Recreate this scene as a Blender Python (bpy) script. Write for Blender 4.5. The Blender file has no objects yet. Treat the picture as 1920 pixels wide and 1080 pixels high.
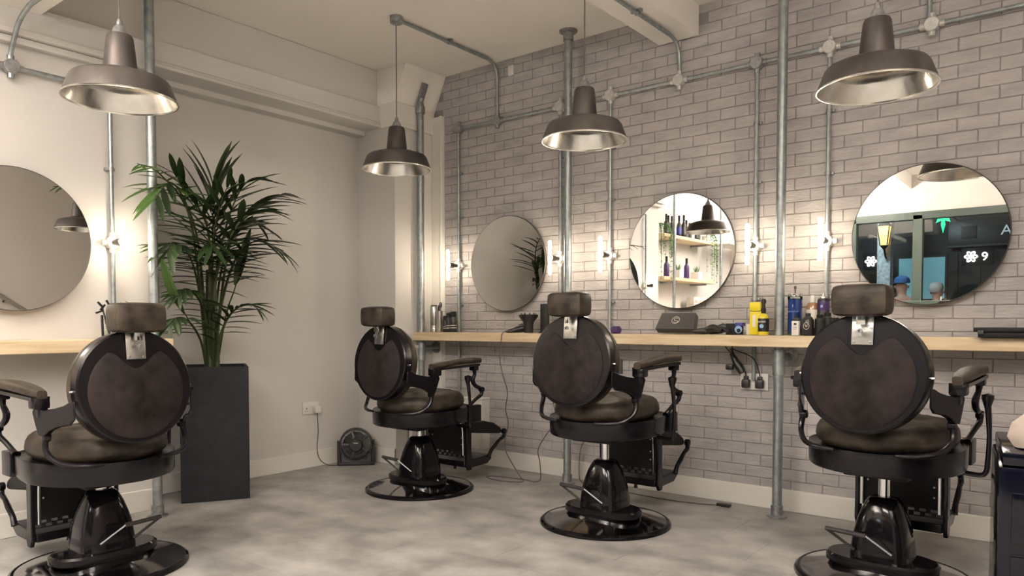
import bpy, bmesh, math, random
from mathutils import Vector, Matrix
random.seed(7)
PI = math.pi
C = bpy.context.scene.collection

# ------------------------------------------------------------------ camera
F_PX = 1393.0
yaw = math.atan2(1100, 1393); pit = math.atan(52 / F_PX)
CAMP = Vector((4.10, -3.82, 0.95))
cd = bpy.data.cameras.new('camera'); cam = bpy.data.objects.new('camera', cd); C.objects.link(cam)
Fh = Vector((-math.sin(yaw), math.cos(yaw), 0)); RT = Vector((math.cos(yaw), math.sin(yaw), 0)); UP = Vector((0, 0, 1))
Fw = Fh * math.cos(pit) - UP * math.sin(pit); Uw = UP * math.cos(pit) + Fh * math.sin(pit)
cam.matrix_world = Matrix(((RT.x, Uw.x, -Fw.x, CAMP.x), (RT.y, Uw.y, -Fw.y, CAMP.y), (RT.z, Uw.z, -Fw.z, CAMP.z), (0, 0, 0, 1)))
cd.sensor_width = 36; cd.lens = F_PX / 1920 * 36; cd.clip_start = 0.05
cd.shift_y = (660 - 540) / 1920
bpy.context.scene.camera = cam

# ------------------------------------------------------------------ world and light
w = bpy.data.worlds.new('world'); bpy.context.scene.world = w; w.use_nodes = True
w.node_tree.nodes['Background'].inputs[0].default_value = (0.05, 0.06, 0.08, 1)
w.node_tree.nodes['Background'].inputs[1].default_value = 0.6
def area(name, loc, rot, sx, sy, power, col):
    l = bpy.data.lights.new(name, 'AREA'); l.shape = 'RECTANGLE'; l.size = sx; l.size_y = sy; l.energy = power; l.color = col
    o = bpy.data.objects.new(name, l); C.objects.link(o); o.location = loc; o.rotation_euler = rot; return o
# added fill lights, dressed as ceiling panels behind and above the camera
WARM = (1.0, 0.915, 0.845)
FILL_PANELS = [(1.75, -4.95, 38), (3.3, -4.3, 55), (4.3, -3.0, 24)]
for i, (x, y, p) in enumerate(FILL_PANELS):
    area('ceiling_fill_light', (x, y, 2.585), (0, 0, 0), 1.1, 0.5, p, WARM)
for i, (x, y, p) in enumerate([(4.98, -3.6, 85), (1.80, -4.35, 190), (.25, -5.5, 10)]):      # added uplights outside the frame, to brighten the ceiling
    area('uplight_fill', (x, y, 2.14 if i == 1 else 1.98), (PI, 0, 0), 0.24, 0.9, p, WARM)
TUBE_STRENGTH = 56.0
sc = bpy.context.scene
sc.view_settings.view_transform = 'Standard'; sc.view_settings.look = 'None'
sc.view_settings.exposure = 0.32; sc.view_settings.gamma = 1.0; sc.view_settings.use_curve_mapping = False
try:
    sc.cycles.max_bounces = 10; sc.cycles.glossy_bounces = 6; sc.cycles.transmission_bounces = 8
except Exception: pass

# ------------------------------------------------------------------ materials
def mat(name, col, rough=0.5, metal=0.0, noise=None, nscale=8.0, bump=0.0, bscale=40.0, coat=0.0, spec=0.5,
        emit=None, estr=0.0, stretch=None, rand=0.0, trans=0.0, rnoise=0.0, ndetail=5.0, world=False, nlo=.32, nhi=.68):
    m = bpy.data.materials.new(name); m.use_nodes = True
    nt = m.node_tree; N = nt.nodes; L = nt.links; b = N['Principled BSDF']
    b.inputs['Base Color'].default_value = (*col, 1); b.inputs['Roughness'].default_value = rough
    b.inputs['Metallic'].default_value = metal; b.inputs['Coat Weight'].default_value = coat
    b.inputs['Specular IOR Level'].default_value = spec
    b.inputs['Transmission Weight'].default_value = trans
    if emit:
        b.inputs['Emission Color'].default_value = (*emit, 1); b.inputs['Emission Strength'].default_value = estr
    tc = N.new('ShaderNodeTexCoord'); mp = N.new('ShaderNodeMapping'); L.new(N.new('ShaderNodeNewGeometry').outputs['Position'] if world else tc.outputs['Object'], mp.inputs[0])
    if stretch: mp.inputs['Scale'].default_value = stretch
    last = None
    if noise or rnoise:
        n = N.new('ShaderNodeTexNoise'); n.inputs['Scale'].default_value = nscale; n.inputs['Detail'].default_value = ndetail
        L.new(mp.outputs[0], n.inputs[0])
        r = N.new('ShaderNodeValToRGB'); r.color_ramp.elements[0].position = nlo; r.color_ramp.elements[1].position = nhi
        c2 = noise or col
        r.color_ramp.elements[0].color = (*col, 1); r.color_ramp.elements[1].color = (*c2, 1)
        L.new(n.outputs['Fac'], r.inputs[0]); last = r.outputs[0]
        if rnoise:
            mr = N.new('ShaderNodeMapRange'); mr.inputs[3].default_value = rough - rnoise; mr.inputs[4].default_value = rough + rnoise
            L.new(n.outputs['Fac'], mr.inputs[0]); L.new(mr.outputs[0], b.inputs['Roughness'])
    if rand:
        oi = N.new('ShaderNodeObjectInfo'); mr = N.new('ShaderNodeMapRange')
        mr.inputs[3].default_value = 1 - rand; mr.inputs[4].default_value = 1 + rand
        L.new(oi.outputs['Random'], mr.inputs[0])
        hs = N.new('ShaderNodeHueSaturation'); hs.inputs['Color'].default_value = (*col, 1)
        if last: L.new(last, hs.inputs['Color'])
        L.new(mr.outputs[0], hs.inputs['Value']); last = hs.outputs[0]
    if last: L.new(last, b.inputs['Base Color'])
    if bump:
        n2 = N.new('ShaderNodeTexNoise'); n2.inputs['Scale'].default_value = bscale; n2.inputs['Detail'].default_value = 4
        L.new(mp.outputs[0], n2.inputs[0]); bp = N.new('ShaderNodeBump'); bp.inputs['Strength'].default_value = bump
        bp.inputs['Distance'].default_value = 0.01
        L.new(n2.outputs['Fac'], bp.inputs['Height']); L.new(bp.outputs[0], b.inputs['Normal'])
    return m
M = {}
M['wall'] = mat('painted_plaster', (0.58, 0.565, 0.54), 0.85, noise=(0.62, 0.605, 0.58), nscale=1.3, bump=0.05, bscale=30)
M['wallback'] = mat('painted_plaster_back', (0.56, 0.52, 0.475), 0.85)
M['ceil'] = mat('ceiling_paint', (0.80, 0.76, 0.71), 0.9, noise=(0.83, 0.79, 0.74), nscale=1.0, bump=0.03, bscale=20)
M['trim'] = mat('white_gloss_trim', (0.74, 0.72, 0.67), 0.4)
M['mortar'] = mat('brick_joint', (0.25, 0.236, 0.234), 0.9)
M['brick'] = mat('whitewashed_brick', (0.335, 0.318, 0.318), 0.75, noise=(0.44, 0.42, 0.41), nscale=11, bump=0.5, bscale=55, rand=0.07, world=True, stretch=(.5, 1, 1.6))
M['floor'] = mat('concrete_vinyl_tile', (0.20, 0.195, 0.185), 0.42, noise=(0.44, 0.43, 0.41), nscale=5.0, ndetail=14, bump=0.05, bscale=60, rand=0.07, rnoise=0.10, world=True, stretch=(1, 1.2, 1), nlo=.30, nhi=.70)
M['joint'] = mat('floor_joint', (0.24, 0.22, 0.20), 0.8)
M['galv'] = mat('galvanised_steel', (0.26, 0.29, 0.30), 0.42, 0.75, noise=(0.38, 0.415, 0.42), nscale=35, rnoise=0.08)
M['galvdark'] = mat('galvanised_fitting', (0.26, 0.27, 0.28), 0.45, 0.8, noise=(0.40, 0.41, 0.42), nscale=60)
M['jbox'] = mat('cast_box_lid', (0.50, 0.50, 0.49), 0.45, 0.5, noise=(0.62, 0.62, 0.60), nscale=40)
M['shade'] = mat('weathered_zinc_shade', (0.045, 0.039, 0.037), 0.45, 0.4, noise=(0.105, 0.092, 0.085), nscale=9, stretch=(1, 1, .3), rnoise=0.1)
M['shadein'] = mat('bare_aluminium_lining', (0.62, 0.60, 0.55), 0.25, 1.0, noise=(0.86, 0.85, 0.82), nscale=10, bump=0.15, bscale=18)
M['wire'] = mat('grey_flex', (0.10, 0.08, 0.085), 0.6)
M['gloss'] = mat('black_gloss_metal', (0.005, 0.004, 0.005), 0.09, 0.0, spec=0.22)
M['rim'] = mat('black_frame_metal', (0.005, 0.004, 0.0055), 0.25, 0.0, spec=0.32)
M['domeplate'] = mat('polished_dark_base', (0.50, 0.49, 0.50), 0.09, 1.0)
M['rubber'] = mat('black_rubber', (0.018, 0.016, 0.015), 0.6)
M['chrome'] = mat('chrome', (0.72, 0.73, 0.74), 0.12, 1.0)
M['satin'] = mat('satin_plate', (0.62, 0.62, 0.60), 0.28, 1.0, bump=0.1, bscale=60)
M['leather'] = mat('worn_brown_leather', (.013, .0103, .0080), 0.46, spec=0.26, noise=(.054, .042, .031), nscale=16, bump=0.12, bscale=90, rnoise=0.1)
M['suede'] = mat('dark_brown_suede_panel', (0.0065, 0.005, 0.005), 0.65, spec=0.18, noise=(0.024, 0.0175, 0.0165), nscale=17, bump=0.08, bscale=120)
M['wood'] = None
M['mirror'] = mat('mirror_glass', (0.90, 0.90, 0.88), 0.0, 1.0)
M['mirroredge'] = mat('mirror_edge', (0.10, 0.09, 0.085), 0.35, 0.6)
M['tube'] = mat('glowing_tube', (1, 0.95, 0.85), 0.5, emit=(1.0, 0.84, 0.63), estr=TUBE_STRENGTH)
M['tubecap'] = mat('dark_lamp_holder', (0.022, 0.018, 0.015), 0.45, 0.0)
M['pot'] = mat('charcoal_planter', (0.009, 0.010, 0.012), 0.55, spec=.2, noise=(0.014, 0.015, 0.018), nscale=20, bump=0.05)
M['soil'] = mat('potting_soil', (0.03, 0.02, 0.012), 0.95, bump=0.8, bscale=60)
M['leaf'] = mat('palm_leaf', (0.010, 0.022, 0.006), 0.42, noise=(0.022, 0.048, 0.012), nscale=2.0, rand=0.3)
M['leafbr'] = mat('young_palm_leaf', (0.03, 0.08, 0.012), 0.42, noise=(0.055, 0.12, 0.02), nscale=2.0, rand=0.25)
M['stem'] = mat('palm_stem', (0.025, 0.045, 0.012), 0.5, noise=(0.06, 0.075, 0.025), nscale=12, stretch=(1, 1, .2))
M['blackpl'] = mat('black_plastic', (0.016, 0.015, 0.015), 0.38)
M['blackmat'] = mat('black_matte', (0.008, 0.008, 0.009), 0.6, spec=.3)
M['greypl'] = mat('dark_grey_plastic', (0.05, 0.048, 0.048), 0.5)
M['whitepl'] = mat('white_plastic', (0.72, 0.70, 0.66), 0.35)
M['cream'] = mat('cream_label', (0.75, 0.70, 0.60), 0.5)
M['silver'] = mat('brushed_silver', (0.55, 0.54, 0.52), 0.3, 0.9)
M['yellow'] = mat('yellow_plastic', (0.80, 0.66, 0.02), 0.4)
M['yellowliq'] = mat('yellow_liquid', (0.72, 0.58, 0.03), 0.15, coat=0.5)
M['blueliq'] = mat('blue_disinfectant', (0.004, 0.030, 0.17), 0.08, coat=0.8)
M['bluelite'] = mat('light_blue_print', (0.25, 0.42, 0.70), 0.5)
M['purple'] = mat('purple_plastic', (0.05, 0.022, 0.11), 0.4)
M['bluebox'] = mat('blue_print', (0.05, 0.06, 0.25), 0.5)
M['amber'] = mat('amber_liquid', (0.32, 0.17, 0.08), 0.2, coat=0.5)
M['green'] = mat('dark_green_base', (0.05, 0.13, 0.07), 0.4)
M['navy'] = mat('navy_gloss_cart', (0.002, 0.0025, 0.007), 0.12, spec=.4)
M['paper'] = mat('translucent_tissue', (0.42, 0.36, 0.31), 0.7)
M['frameg'] = mat('dark_green_shopfront', (0.030, 0.048, 0.036), 0.45)
M['street'] = mat('street_paving', (0.06, 0.06, 0.065), 0.6, noise=(0.09, 0.09, 0.09), nscale=5)
M['facade'] = mat('black_shopfront_boards', (0.022, 0.020, 0.020), 0.5)
M['whitebrick'] = mat('white_painted_column', (0.75, 0.78, 0.80), 0.6, noise=(0.36, 0.40, 0.42), nscale=25)
M['lantern'] = mat('lantern_flame_glass', (1, .6, .2), 0.5, emit=(1.0, 0.55, 0.12), estr=1.6)
M['neon'] = mat('neon_white', (1, 1, 1), 0.5, emit=(1, 0.97, 0.93), estr=4.0)
M['neongreen'] = mat('neon_green', (0, 1, .4), 0.5, emit=(0.03, 0.65, 0.22), estr=1.3)
M['screen'] = mat('lit_window_blue', (.3, .6, .7), 0.5, emit=(0.14, 0.34, 0.42), estr=0.5)
M['signgrey'] = mat('sign_letters', (0.6, 0.62, 0.65), 0.5, emit=(0.5, 0.55, 0.6), estr=0.5)
M['skin'] = mat('skin', (0.50, 0.27, 0.20), 0.55)
M['cap'] = mat('blue_cap', (0.04, 0.13, 0.36), 0.7)
M['hairwhite'] = mat('white_hair', (0.62, 0.58, 0.57), 0.8)
M['coat1'] = mat('pale_teal_jacket', (0.25, 0.45, 0.46), 0.8)
M['coat2'] = mat('grey_jacket', (0.16, 0.22, 0.25), 0.8)
M['jeans'] = mat('dark_jeans', (0.03, 0.04, 0.07), 0.85)
M['succulent'] = mat('small_green_plant', (0.06, 0.16, 0.05), 0.6)
M['panel'] = mat('fill_panel_glow', (1, 1, 1), 0.5, emit=(1, .88, .75), estr=2.5)  # glowing face of the added fill panels
def glass(name, col, rough=0.0, ior=1.45):
    m = bpy.data.materials.new(name); m.use_nodes = True; b = m.node_tree.nodes['Principled BSDF']
    b.inputs['Base Color'].default_value = (*col, 1); b.inputs['Roughness'].default_value = rough
    b.inputs['Transmission Weight'].default_value = 1.0; b.inputs['IOR'].default_value = ior; return m
def thinglass():
    m = bpy.data.materials.new('window_glass'); m.use_nodes = True; nt = m.node_tree; N = nt.nodes; L = nt.links
    for n in list(N):
        if n.type != 'OUTPUT_MATERIAL': N.remove(n)
    tr = N.new('ShaderNodeBsdfTransparent'); gl = N.new('ShaderNodeBsdfGlossy'); gl.inputs['Roughness'].default_value = 0
    fr = N.new('ShaderNodeFresnel'); fr.inputs[0].default_value = 1.5; mx = N.new('ShaderNodeMixShader')
    tr.inputs[0].default_value = (.93, .96, .95, 1)
    L.new(fr.outputs[0], mx.inputs[0]); L.new(tr.outputs[0], mx.inputs[1]); L.new(gl.outputs[0], mx.inputs[2])
    L.new(mx.outputs[0], N['Material Output'].inputs[0]); return m
M['glass'] = thinglass()
def wood():
    m = bpy.data.materials.new('pine_plank'); m.use_nodes = True; nt = m.node_tree; N = nt.nodes; L = nt.links; b = N['Principled BSDF']
    tc = N.new('ShaderNodeTexCoord'); mp = N.new('ShaderNodeMapping'); mp.inputs['Scale'].default_value = (1.2, 14, 14)
    L.new(tc.outputs['Object'], mp.inputs[0])
    n = N.new('ShaderNodeTexNoise'); n.inputs['Scale'].default_value = 3; n.inputs['Detail'].default_value = 6; n.inputs['Distortion'].default_value = 0.6
    L.new(mp.outputs[0], n.inputs[0])
    r = N.new('ShaderNodeValToRGB'); e = r.color_ramp.elements
    e[0].position = 0.3; e[0].color = (0.56, 0.42, 0.25, 1); e[1].position = 0.62; e[1].color = (0.72, 0.59, 0.40, 1)
    L.new(n.outputs['Fac'], r.inputs[0])
    v = N.new('ShaderNodeTexVoronoi'); v.inputs['Scale'].default_value = 1.0
    mp2 = N.new('ShaderNodeMapping'); mp2.inputs['Scale'].default_value = (2.3, 9, 9); L.new(tc.outputs['Object'], mp2.inputs[0]); L.new(mp2.outputs[0], v.inputs[0])
    r2 = N.new('ShaderNodeValToRGB'); r2.color_ramp.elements[0].position = 0.05; r2.color_ramp.elements[1].position = 0.13
    r2.color_ramp.elements[0].color = (0.30, 0.16, 0.07, 1); r2.color_ramp.elements[1].color = (1, 1, 1, 1)
    L.new(v.outputs['Distance'], r2.inputs[0])
    mx = N.new('ShaderNodeMix'); mx.data_type = 'RGBA'; mx.blend_type = 'MULTIPLY'; mx.inputs[0].default_value = 0.6
    L.new(r.outputs[0], mx.inputs[6]); L.new(r2.outputs[0], mx.inputs[7]); L.new(mx.outputs[2], b.inputs['Base Color'])
    b.inputs['Roughness'].default_value = 0.5; return m
M['wood'] = wood()

# ------------------------------------------------------------------ mesh helpers
def V(*a): return Vector(a)
def box(bm, c, s, rot=None, bev=0.0):
    r = bmesh.ops.create_cube(bm, size=1.0); vs = r['verts']
    for v in vs: v.co = Vector((v.co.x * s[0], v.co.y * s[1], v.co.z * s[2]))
    if bev > 0:
        es = list({e for v in vs for e in v.link_edges})
        rr = bmesh.ops.bevel(bm, geom=es, offset=bev, segments=2, profile=0.6, affect='EDGES')
        vs = list({v for v in rr['verts']} | {v for f in rr['faces'] for v in f.verts} | {v for v in vs if v.is_valid})
    mt = Matrix.Translation(c) @ (rot.to_matrix().to_4x4() if rot is not None else Matrix())
    for v in vs: v.co = mt @ v.co
def rings(bm, rr, closed=True, cap0=True, cap1=True):
    """join a list of vertex rings (lists of Vector)"""
    prev = None; first = None
    for ring in rr:
        vs = [bm.verts.new(p) for p in ring]
        if prev:
            n = len(vs)
            for i in range(n if closed else n - 1):
                bm.faces.new((prev[i], prev[(i + 1) % n], vs[(i + 1) % n], vs[i]))
        else: first = vs
        prev = vs
    if cap0 and closed: bm.faces.new(list(reversed(first)))
    if cap1 and closed: bm.faces.new(prev)
def lathe(bm, prof, c=V(0, 0, 0), n=32, axis='Z', cap=False):
    rr = []
    for r, z in prof:
        ring = []
        for i in range(n):
            a = 2 * PI * i / n; p = (max(r, 0.0003) * math.cos(a), max(r, 0.0003) * math.sin(a), z)
            if axis == 'Y': p = (p[0], p[2], -p[1])
            if axis == 'X': p = (p[2], p[0], p[1])
            ring.append(c + Vector(p))
        rr.append(ring)
    rings(bm, rr, True, cap, cap)
def smooth_path(pts, k=4):
    pts = [Vector(p) for p in pts]
    if len(pts) < 3 or k < 2: return pts
    out = []
    for i in range(len(pts) - 1):
        p0 = pts[max(i - 1, 0)]; p1 = pts[i]; p2 = pts[i + 1]; p3 = pts[min(i + 2, len(pts) - 1)]
        for j in range(k):
            t = j / k
            out.append(0.5 * ((2 * p1) + (-p0 + p2) * t + (2 * p0 - 5 * p1 + 4 * p2 - p3) * t * t + (-p0 + 3 * p1 - 3 * p2 + p3) * t ** 3))
    out.append(pts[-1]); return out
def tube(bm, pts, r, n=10, k=1, flat=None):
    """r: radius or list; flat=(a,b) elliptical section"""
    P = smooth_path(pts, k) if k > 1 else [Vector(p) for p in pts]
    rr = []; up = None
    for i, p in enumerate(P):
        t = (P[min(i + 1, len(P) - 1)] - P[max(i - 1, 0)]).normalized()
        if up is None:
            up = Vector((0, 0, 1)) if abs(t.z) < 0.9 else Vector((0, 1, 0))
        s = t.cross(up).normalized(); up = s.cross(t).normalized()
        if isinstance(r, (list, tuple)):
            q = i / max(len(P) - 1, 1) * (len(r) - 1); a = int(min(q, len(r) - 2)); rad = r[a] + (r[a + 1] - r[a]) * (q - a)
        else: rad = r
        fa, fb = flat or (1, 1)
        rr.append([p + s * (math.cos(2 * PI * j / n) * rad * fa) + up * (math.sin(2 * PI * j / n) * rad * fb) for j in range(n)])
    rings(bm, rr)
def prism(bm, poly, y0, y1, plane='XZ'):
    def q(p, d):
        return {'XZ': (p[0], d, p[1]), 'YZ': (d, p[0], p[1]), 'XY': (p[0], p[1], d)}[plane]
    rings(bm, [[Vector(q(p, y0)) for p in poly], [Vector(q(p, y1)) for p in poly]])
def obj(name, bm, m, parent=None, smooth=True, ang=35, bevel=0, sub=0):
    bmesh.ops.recalc_face_normals(bm, faces=bm.faces[:])
    me = bpy.data.meshes.new(name); bm.to_mesh(me); bm.free()
    ms = m if isinstance(m, (list, tuple)) else [m]
    for x in ms: me.materials.append(x)
    if smooth:
        me.polygons.foreach_set('use_smooth', [True] * len(me.polygons))
        me.set_sharp_from_angle(angle=math.radians(ang))
    o = bpy.data.objects.new(name, me); C.objects.link(o)
    if parent: o.parent = parent
    if bevel:
        b = o.modifiers.new('bevel', 'BEVEL'); b.width = bevel; b.segments = 2; b.limit_method = 'ANGLE'
    if sub:
        s = o.modifiers.new('sub', 'SUBSURF'); s.levels = sub; s.render_levels = sub
    return o
def part(name, m, parent, fn, **k):
    bm = bmesh.new(); fn(bm); return obj(name, bm, m, parent, **k)
def thing(name, label, cat, loc=(0, 0, 0), rz=0.0, group=None):
    o = bpy.data.objects.new(name, None); C.objects.link(o); o.location = loc; o.rotation_euler = (0, 0, rz)
    o.empty_display_size = 0.05
    o['label'] = label; o['category'] = cat
    if group: o['group'] = group
    return o
def struct(name, bm, m, label=None, **k):
    o = obj(name, bm, m, None, **k); o['kind'] = 'structure'
    o['label'] = label or name.replace('_', ' '); o['category'] = name.split('_')[0]
    return o
def copy_tree(o, parent=None):
    c = o.copy(); C.objects.link(c)
    if parent: c.parent = parent
    for ch in list(o.children): copy_tree(ch, c)
    return c
def bxs(*items):
    def fn(bm):
        for it in items: box(bm, V(*it[0]), it[1], bev=it[2] if len(it) > 2 else 0)
    return fn
def span(x0, x1, y0, y1, z0, z1, bev=0):
    return (((x0 + x1) / 2, (y0 + y1) / 2, (z0 + z1) / 2), (x1 - x0, y1 - y0, z1 - z0), bev)
def text(name, body, size, m, parent, loc, rot, depth=0.0015, sx=1, align='CENTER'):
    cu = bpy.data.curves.new(name, 'FONT'); cu.body = body; cu.size = size; cu.extrude = depth; cu.align_x = align; cu.align_y = 'CENTER'
    tmp = bpy.data.objects.new(name + '_tmp', cu); C.objects.link(tmp)
    dg = bpy.context.evaluated_depsgraph_get(); me = bpy.data.meshes.new_from_object(tmp.evaluated_get(dg))
    bpy.data.objects.remove(tmp); me.materials.clear(); me.materials.append(m)
    o = bpy.data.objects.new(name, me); C.objects.link(o); o.parent = parent; o.location = loc; o.rotation_euler = rot; o.scale = (sx, 1, 1)
    return o

# ------------------------------------------------------------------ room shell
H = 2.665; XR = 5.2; YB = -5.9; YP0, YP1 = -3.42, -1.985; XP = 0.30
floor = struct('floor', (lambda b: (box(b, V(XR / 2, YB / 2, -0.056), (XR + .3, -YB + .3, 0.10)), b)[1])(bmesh.new()), M['joint'],
               'grey concrete-look vinyl floor of the barber shop')
TW, TH = 0.62, 0.31
tm = []
for k in range(3):
    b = bmesh.new(); box(b, V(0, 0, -0.003), (TW - 0.0012, TH - 0.0012, 0.006)); me = bpy.data.meshes.new('floor_tile'); b.to_mesh(me); b.free()
    me.materials.append(M['floor']); tm.append(me)
row = 0; y = -TH / 2
while y > YB - 0.1:
    x = (row * 0.21) % TW - TW / 2 + 0.1
    while x < XR + 0.2:
        o = bpy.data.objects.new('floor_tile', random.choice(tm)); C.objects.link(o); o.parent = floor; o.location = (x, y, 0)
        if random.random() < .5: o.rotation_euler = (0, 0, PI)
        x += TW
    y -= TH; row += 1
b = bmesh.new(); box(b, V(XR / 2, YB / 2, H + .05), (XR + .3, -YB + .3, 0.10))
struct('ceiling', b, M['ceil'], 'off-white painted ceiling with downstand beams', smooth=False)
b = bmesh.new(); box(b, V(-.05, YB / 2, H / 2), (0.10, -YB + .2, H)); struct('wall_left', b, M['wall'], 'plain beige recessed left wall behind the palm', smooth=False)
b = bmesh.new(); box(b, V(XP / 2 + .001, (YP0 + YP1) / 2, H / 2), (XP - .002, YP1 - YP0, H - .004)); struct('wall_left_pier', b, M['wall'], 'beige projecting pier carrying the left round mirror', smooth=False)
b = bmesh.new(); box(b, V(XR + .05, YB / 2, H / 2), (0.10, -YB + .2, H)); struct('wall_right', b, M['wallback'], 'plain beige right wall seen in the left mirror', smooth=False)
# corner column, haunch and boxed fascia
def col_fn(bm):
    box(bm, V(.1925, -.19, 1.215), (.385, .38, 2.43))
b = bmesh.new(); box(b, V(.1925, -.3275, 1.138), (.385, .105, 2.275)); box(b, V(.187, -.2475, 1.138), (.374, .055, 2.275)); box(b, V(.1925, -.11, 1.138), (.385, .22, 2.275))
struct('wall_corner_pier', b, M['wall'], 'pale corner pier between the left wall and the brick wall', smooth=False)
b = bmesh.new(); prism(b, [(0.0, 2.43), (0.388, 2.43), (0.50, H - .001), (0.0, H - .001)], -.382, -.001)
struct('trim_1', b, M['ceil'], 'sloping haunch above the corner pier', smooth=False)
b = bmesh.new(); box(b, V(.20, -.2, 2.353), (.40, .372, 0.156)); box(b, V(.20, -.2, 2.288), (.408, .38, 0.026))
struct('trim_2', b, M['trim'], 'boxed fascia at the head of the corner pier', smooth=False, bevel=.003)
b = bmesh.new(); box(b, V(.435, -.016, 1.30), (.10, .030, 2.19)); box(b, V(.478, -.021, 1.30), (.016, .040, 2.19))
struct('trim_3', b, M['trim'], 'upright white trim board beside the first bricks', smooth=False, bevel=.002)
b = bmesh.new(); box(b, V(.402, -.205, .455), (.030, .12, .66)); box(b, V(.408, -.205, .795), (.046, .145, .022))
struct('trim_4', b, M['trim'], 'small boxed casing with a moulded cap on the corner pier', smooth=False, bevel=.004)
b = bmesh.new(); box(b, V(.80, -.045, .28), (.19, .085, .33)); box(b, V(.80, -.047, .452), (.20, .092, .012))
struct('trim_5', b, M['trim'], 'low white pipe boxing at the foot of the brick wall', smooth=False, bevel=.003)
# upper band + fascia of the left wall
b = bmesh.new(); box(b, V(.11, (-.384 + YP1) / 2, 2.535), (.218, -YP1 - .384, 0.255))
struct('trim_6', b, M['wall'], 'upper wall band above the left cornice', smooth=False)
b = bmesh.new(); prism(b, [(.001, 2.42), (.244, 2.42), (.244, 2.316), (.256, 2.308), (.256, 2.298), (.264, 2.294), (.264, 2.276), (.10, 2.276), (.09, 2.248), (.001, 2.248)], YP1 + .002, -.384)
struct('trim_7', b, M['wall'], 'boxed cornice running along the left wall', smooth=False, bevel=.003)
# pier cornice
b = bmesh.new(); box(b, V(XP + .030, (YP0 + YP1) / 2, 2.297), (.06, YP1 - YP0, .115)); box(b, V(XP + .036, (YP0 + YP1) / 2, 2.228), (.072, YP1 - YP0, .028)); box(b, V(XP + .022, (YP0 + YP1) / 2, 2.197), (.044, YP1 - YP0, .03))
struct('trim_9', b, M['wall'], 'moulded cornice on the left pier', smooth=False, bevel=.003)
# ceiling beams
b = bmesh.new(); box(b, V(2.255, YB / 2, 2.587), (.235, -YB - .02, .165)); struct('trim_10', b, M['ceil'], 'white downstand ceiling beam running to the brick wall', smooth=False)
b = bmesh.new(); box(b, V(1.21, -2.74, 2.496), (1.84, .52, .336)); struct('trim_11', b, M['ceil'], 'white ceiling beam meeting the left pier', smooth=False)
# baseboards
def bboard(bm, x0, x1, y0, y1):
    box(bm, V((x0 + x1) / 2, (y0 + y1) / 2, .055), (x1 - x0, y1 - y0, .11))
b = bmesh.new(); bboard(b, .49, XR, -.018, -.0005); struct('baseboard_back', b, M['trim'], 'white baseboard under the brick wall', smooth=False, bevel=.004)
b = bmesh.new(); bboard(b, .0005, .018, YP1, -.382); bboard(b, .0005, .402, -.398, -.381); bboard(b, .386, .402, -.398, -.02); bboard(b, XP, XP + .018, YP0, YP1 + .018); bboard(b, .0005, .018, YB, YP0)
struct('baseboard_left', b, M['trim'], 'white baseboard along the left wall, pier and corner pier', smooth=False, bevel=.004)
b = bmesh.new(); bboard(b, XR - .018, XR, YB, -.02); struct('baseboard_right', b, M['trim'], smooth=False)

# brick wall
b = bmesh.new(); box(b, V(XR / 2, .05, H / 2), (XR + .2, .10, H)); wallb = struct('wall_back', b, M['mortar'], 'whitewashed brick wall behind the worktop', smooth=False)
BW, BH = 0.1557, 0.05875
bricks = []
bvar = []
for k in range(5):
    b = bmesh.new(); r = random.Random(k)
    hx, hz, dp = BW / 2 - .0014, BH / 2 - .0013, 0.0045
    f = [(-hx, -hz), (-hx * .3, -hz), (hx * .4, -hz), (hx, -hz), (hx, hz), (hx * .3, hz), (-hx * .4, hz), (-hx, hz)]
    f = [(x + r.uniform(-.0008, .0008), z + r.uniform(-.0009, .0009)) for x, z in f]
    def sh(q, s): return [(x - math.copysign(s, x) if abs(x) > hx * .8 else x, z - math.copysign(s, z)) for x, z in q]
    rings(b, [[V(x, 0.0, z) for x, z in f], [V(x, -dp * .6, z) for x, z in sh(f, .0004)], [V(x, -dp, z) for x, z in sh(f, .0028)]], cap0=False)
    bmesh.ops.recalc_face_normals(b, faces=b.faces[:])
    me = bpy.data.meshes.new('brick'); b.to_mesh(me); b.free(); me.materials.append(M['brick']); bvar.append(me)
def hidden(x, z):
    if z > 2.505 and 2.13 < x < 2.38: return True
    if x - BW / 2 < .50 + max(0, 0): return x < .40
    return False
k0 = -16
for k in range(-16, 30):
    zc = .975 + (k + .5) * BH
    if zc - BH / 2 < .03 or zc + BH / 2 > H + .03: continue
    off = 3.512 if (k % 2) else 3.432
    i = -20
    while True:
        xc = off + (i + .5) * BW
        if xc > XR - .04: break
        if xc > .40 and not hidden(xc, zc):
            d = V(xc, 0, zc) - CAMP; wd = d.dot(Fw); u = 960 + F_PX * d.dot(RT) / wd; v = 660 - F_PX * d.dot(Uw) / wd
            inf = -40 < u < 1960 and -20 < v < 1000 and not (640 < v < 650 and False)
            vis = inf and not (1500 < u < 1740 and 600 < v < 830) and not (u > 1862 and v > 860)
            bricks.append((wd if vis else 50 + wd, xc, zc, random.randrange(5), vis))
        i += 1
bricks.sort()
sb = bmesh.new()
for n, (wd, xc, zc, k, vis) in enumerate(bricks):
    zz = min(zc, H - .02)
    if n < 298:
        o = bpy.data.objects.new('brick', bvar[k]); C.objects.link(o); o.parent = wallb; o.location = (xc, 0, zc)
        if n % 2: o.scale = (-1, 1, 1)
    else:
        tmpv = len(sb.verts); sb.from_mesh(bvar[k]); sb.verts.ensure_lookup_table()
        s = -1 if n % 2 else 1
        for vv in sb.verts[tmpv:]: vv.co = V(vv.co.x * s + xc, vv.co.y, vv.co.z + zc)
so = obj('brick_courses', sb, M['brick'], wallb, smooth=False); so['kind'] = 'stuff'

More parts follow.
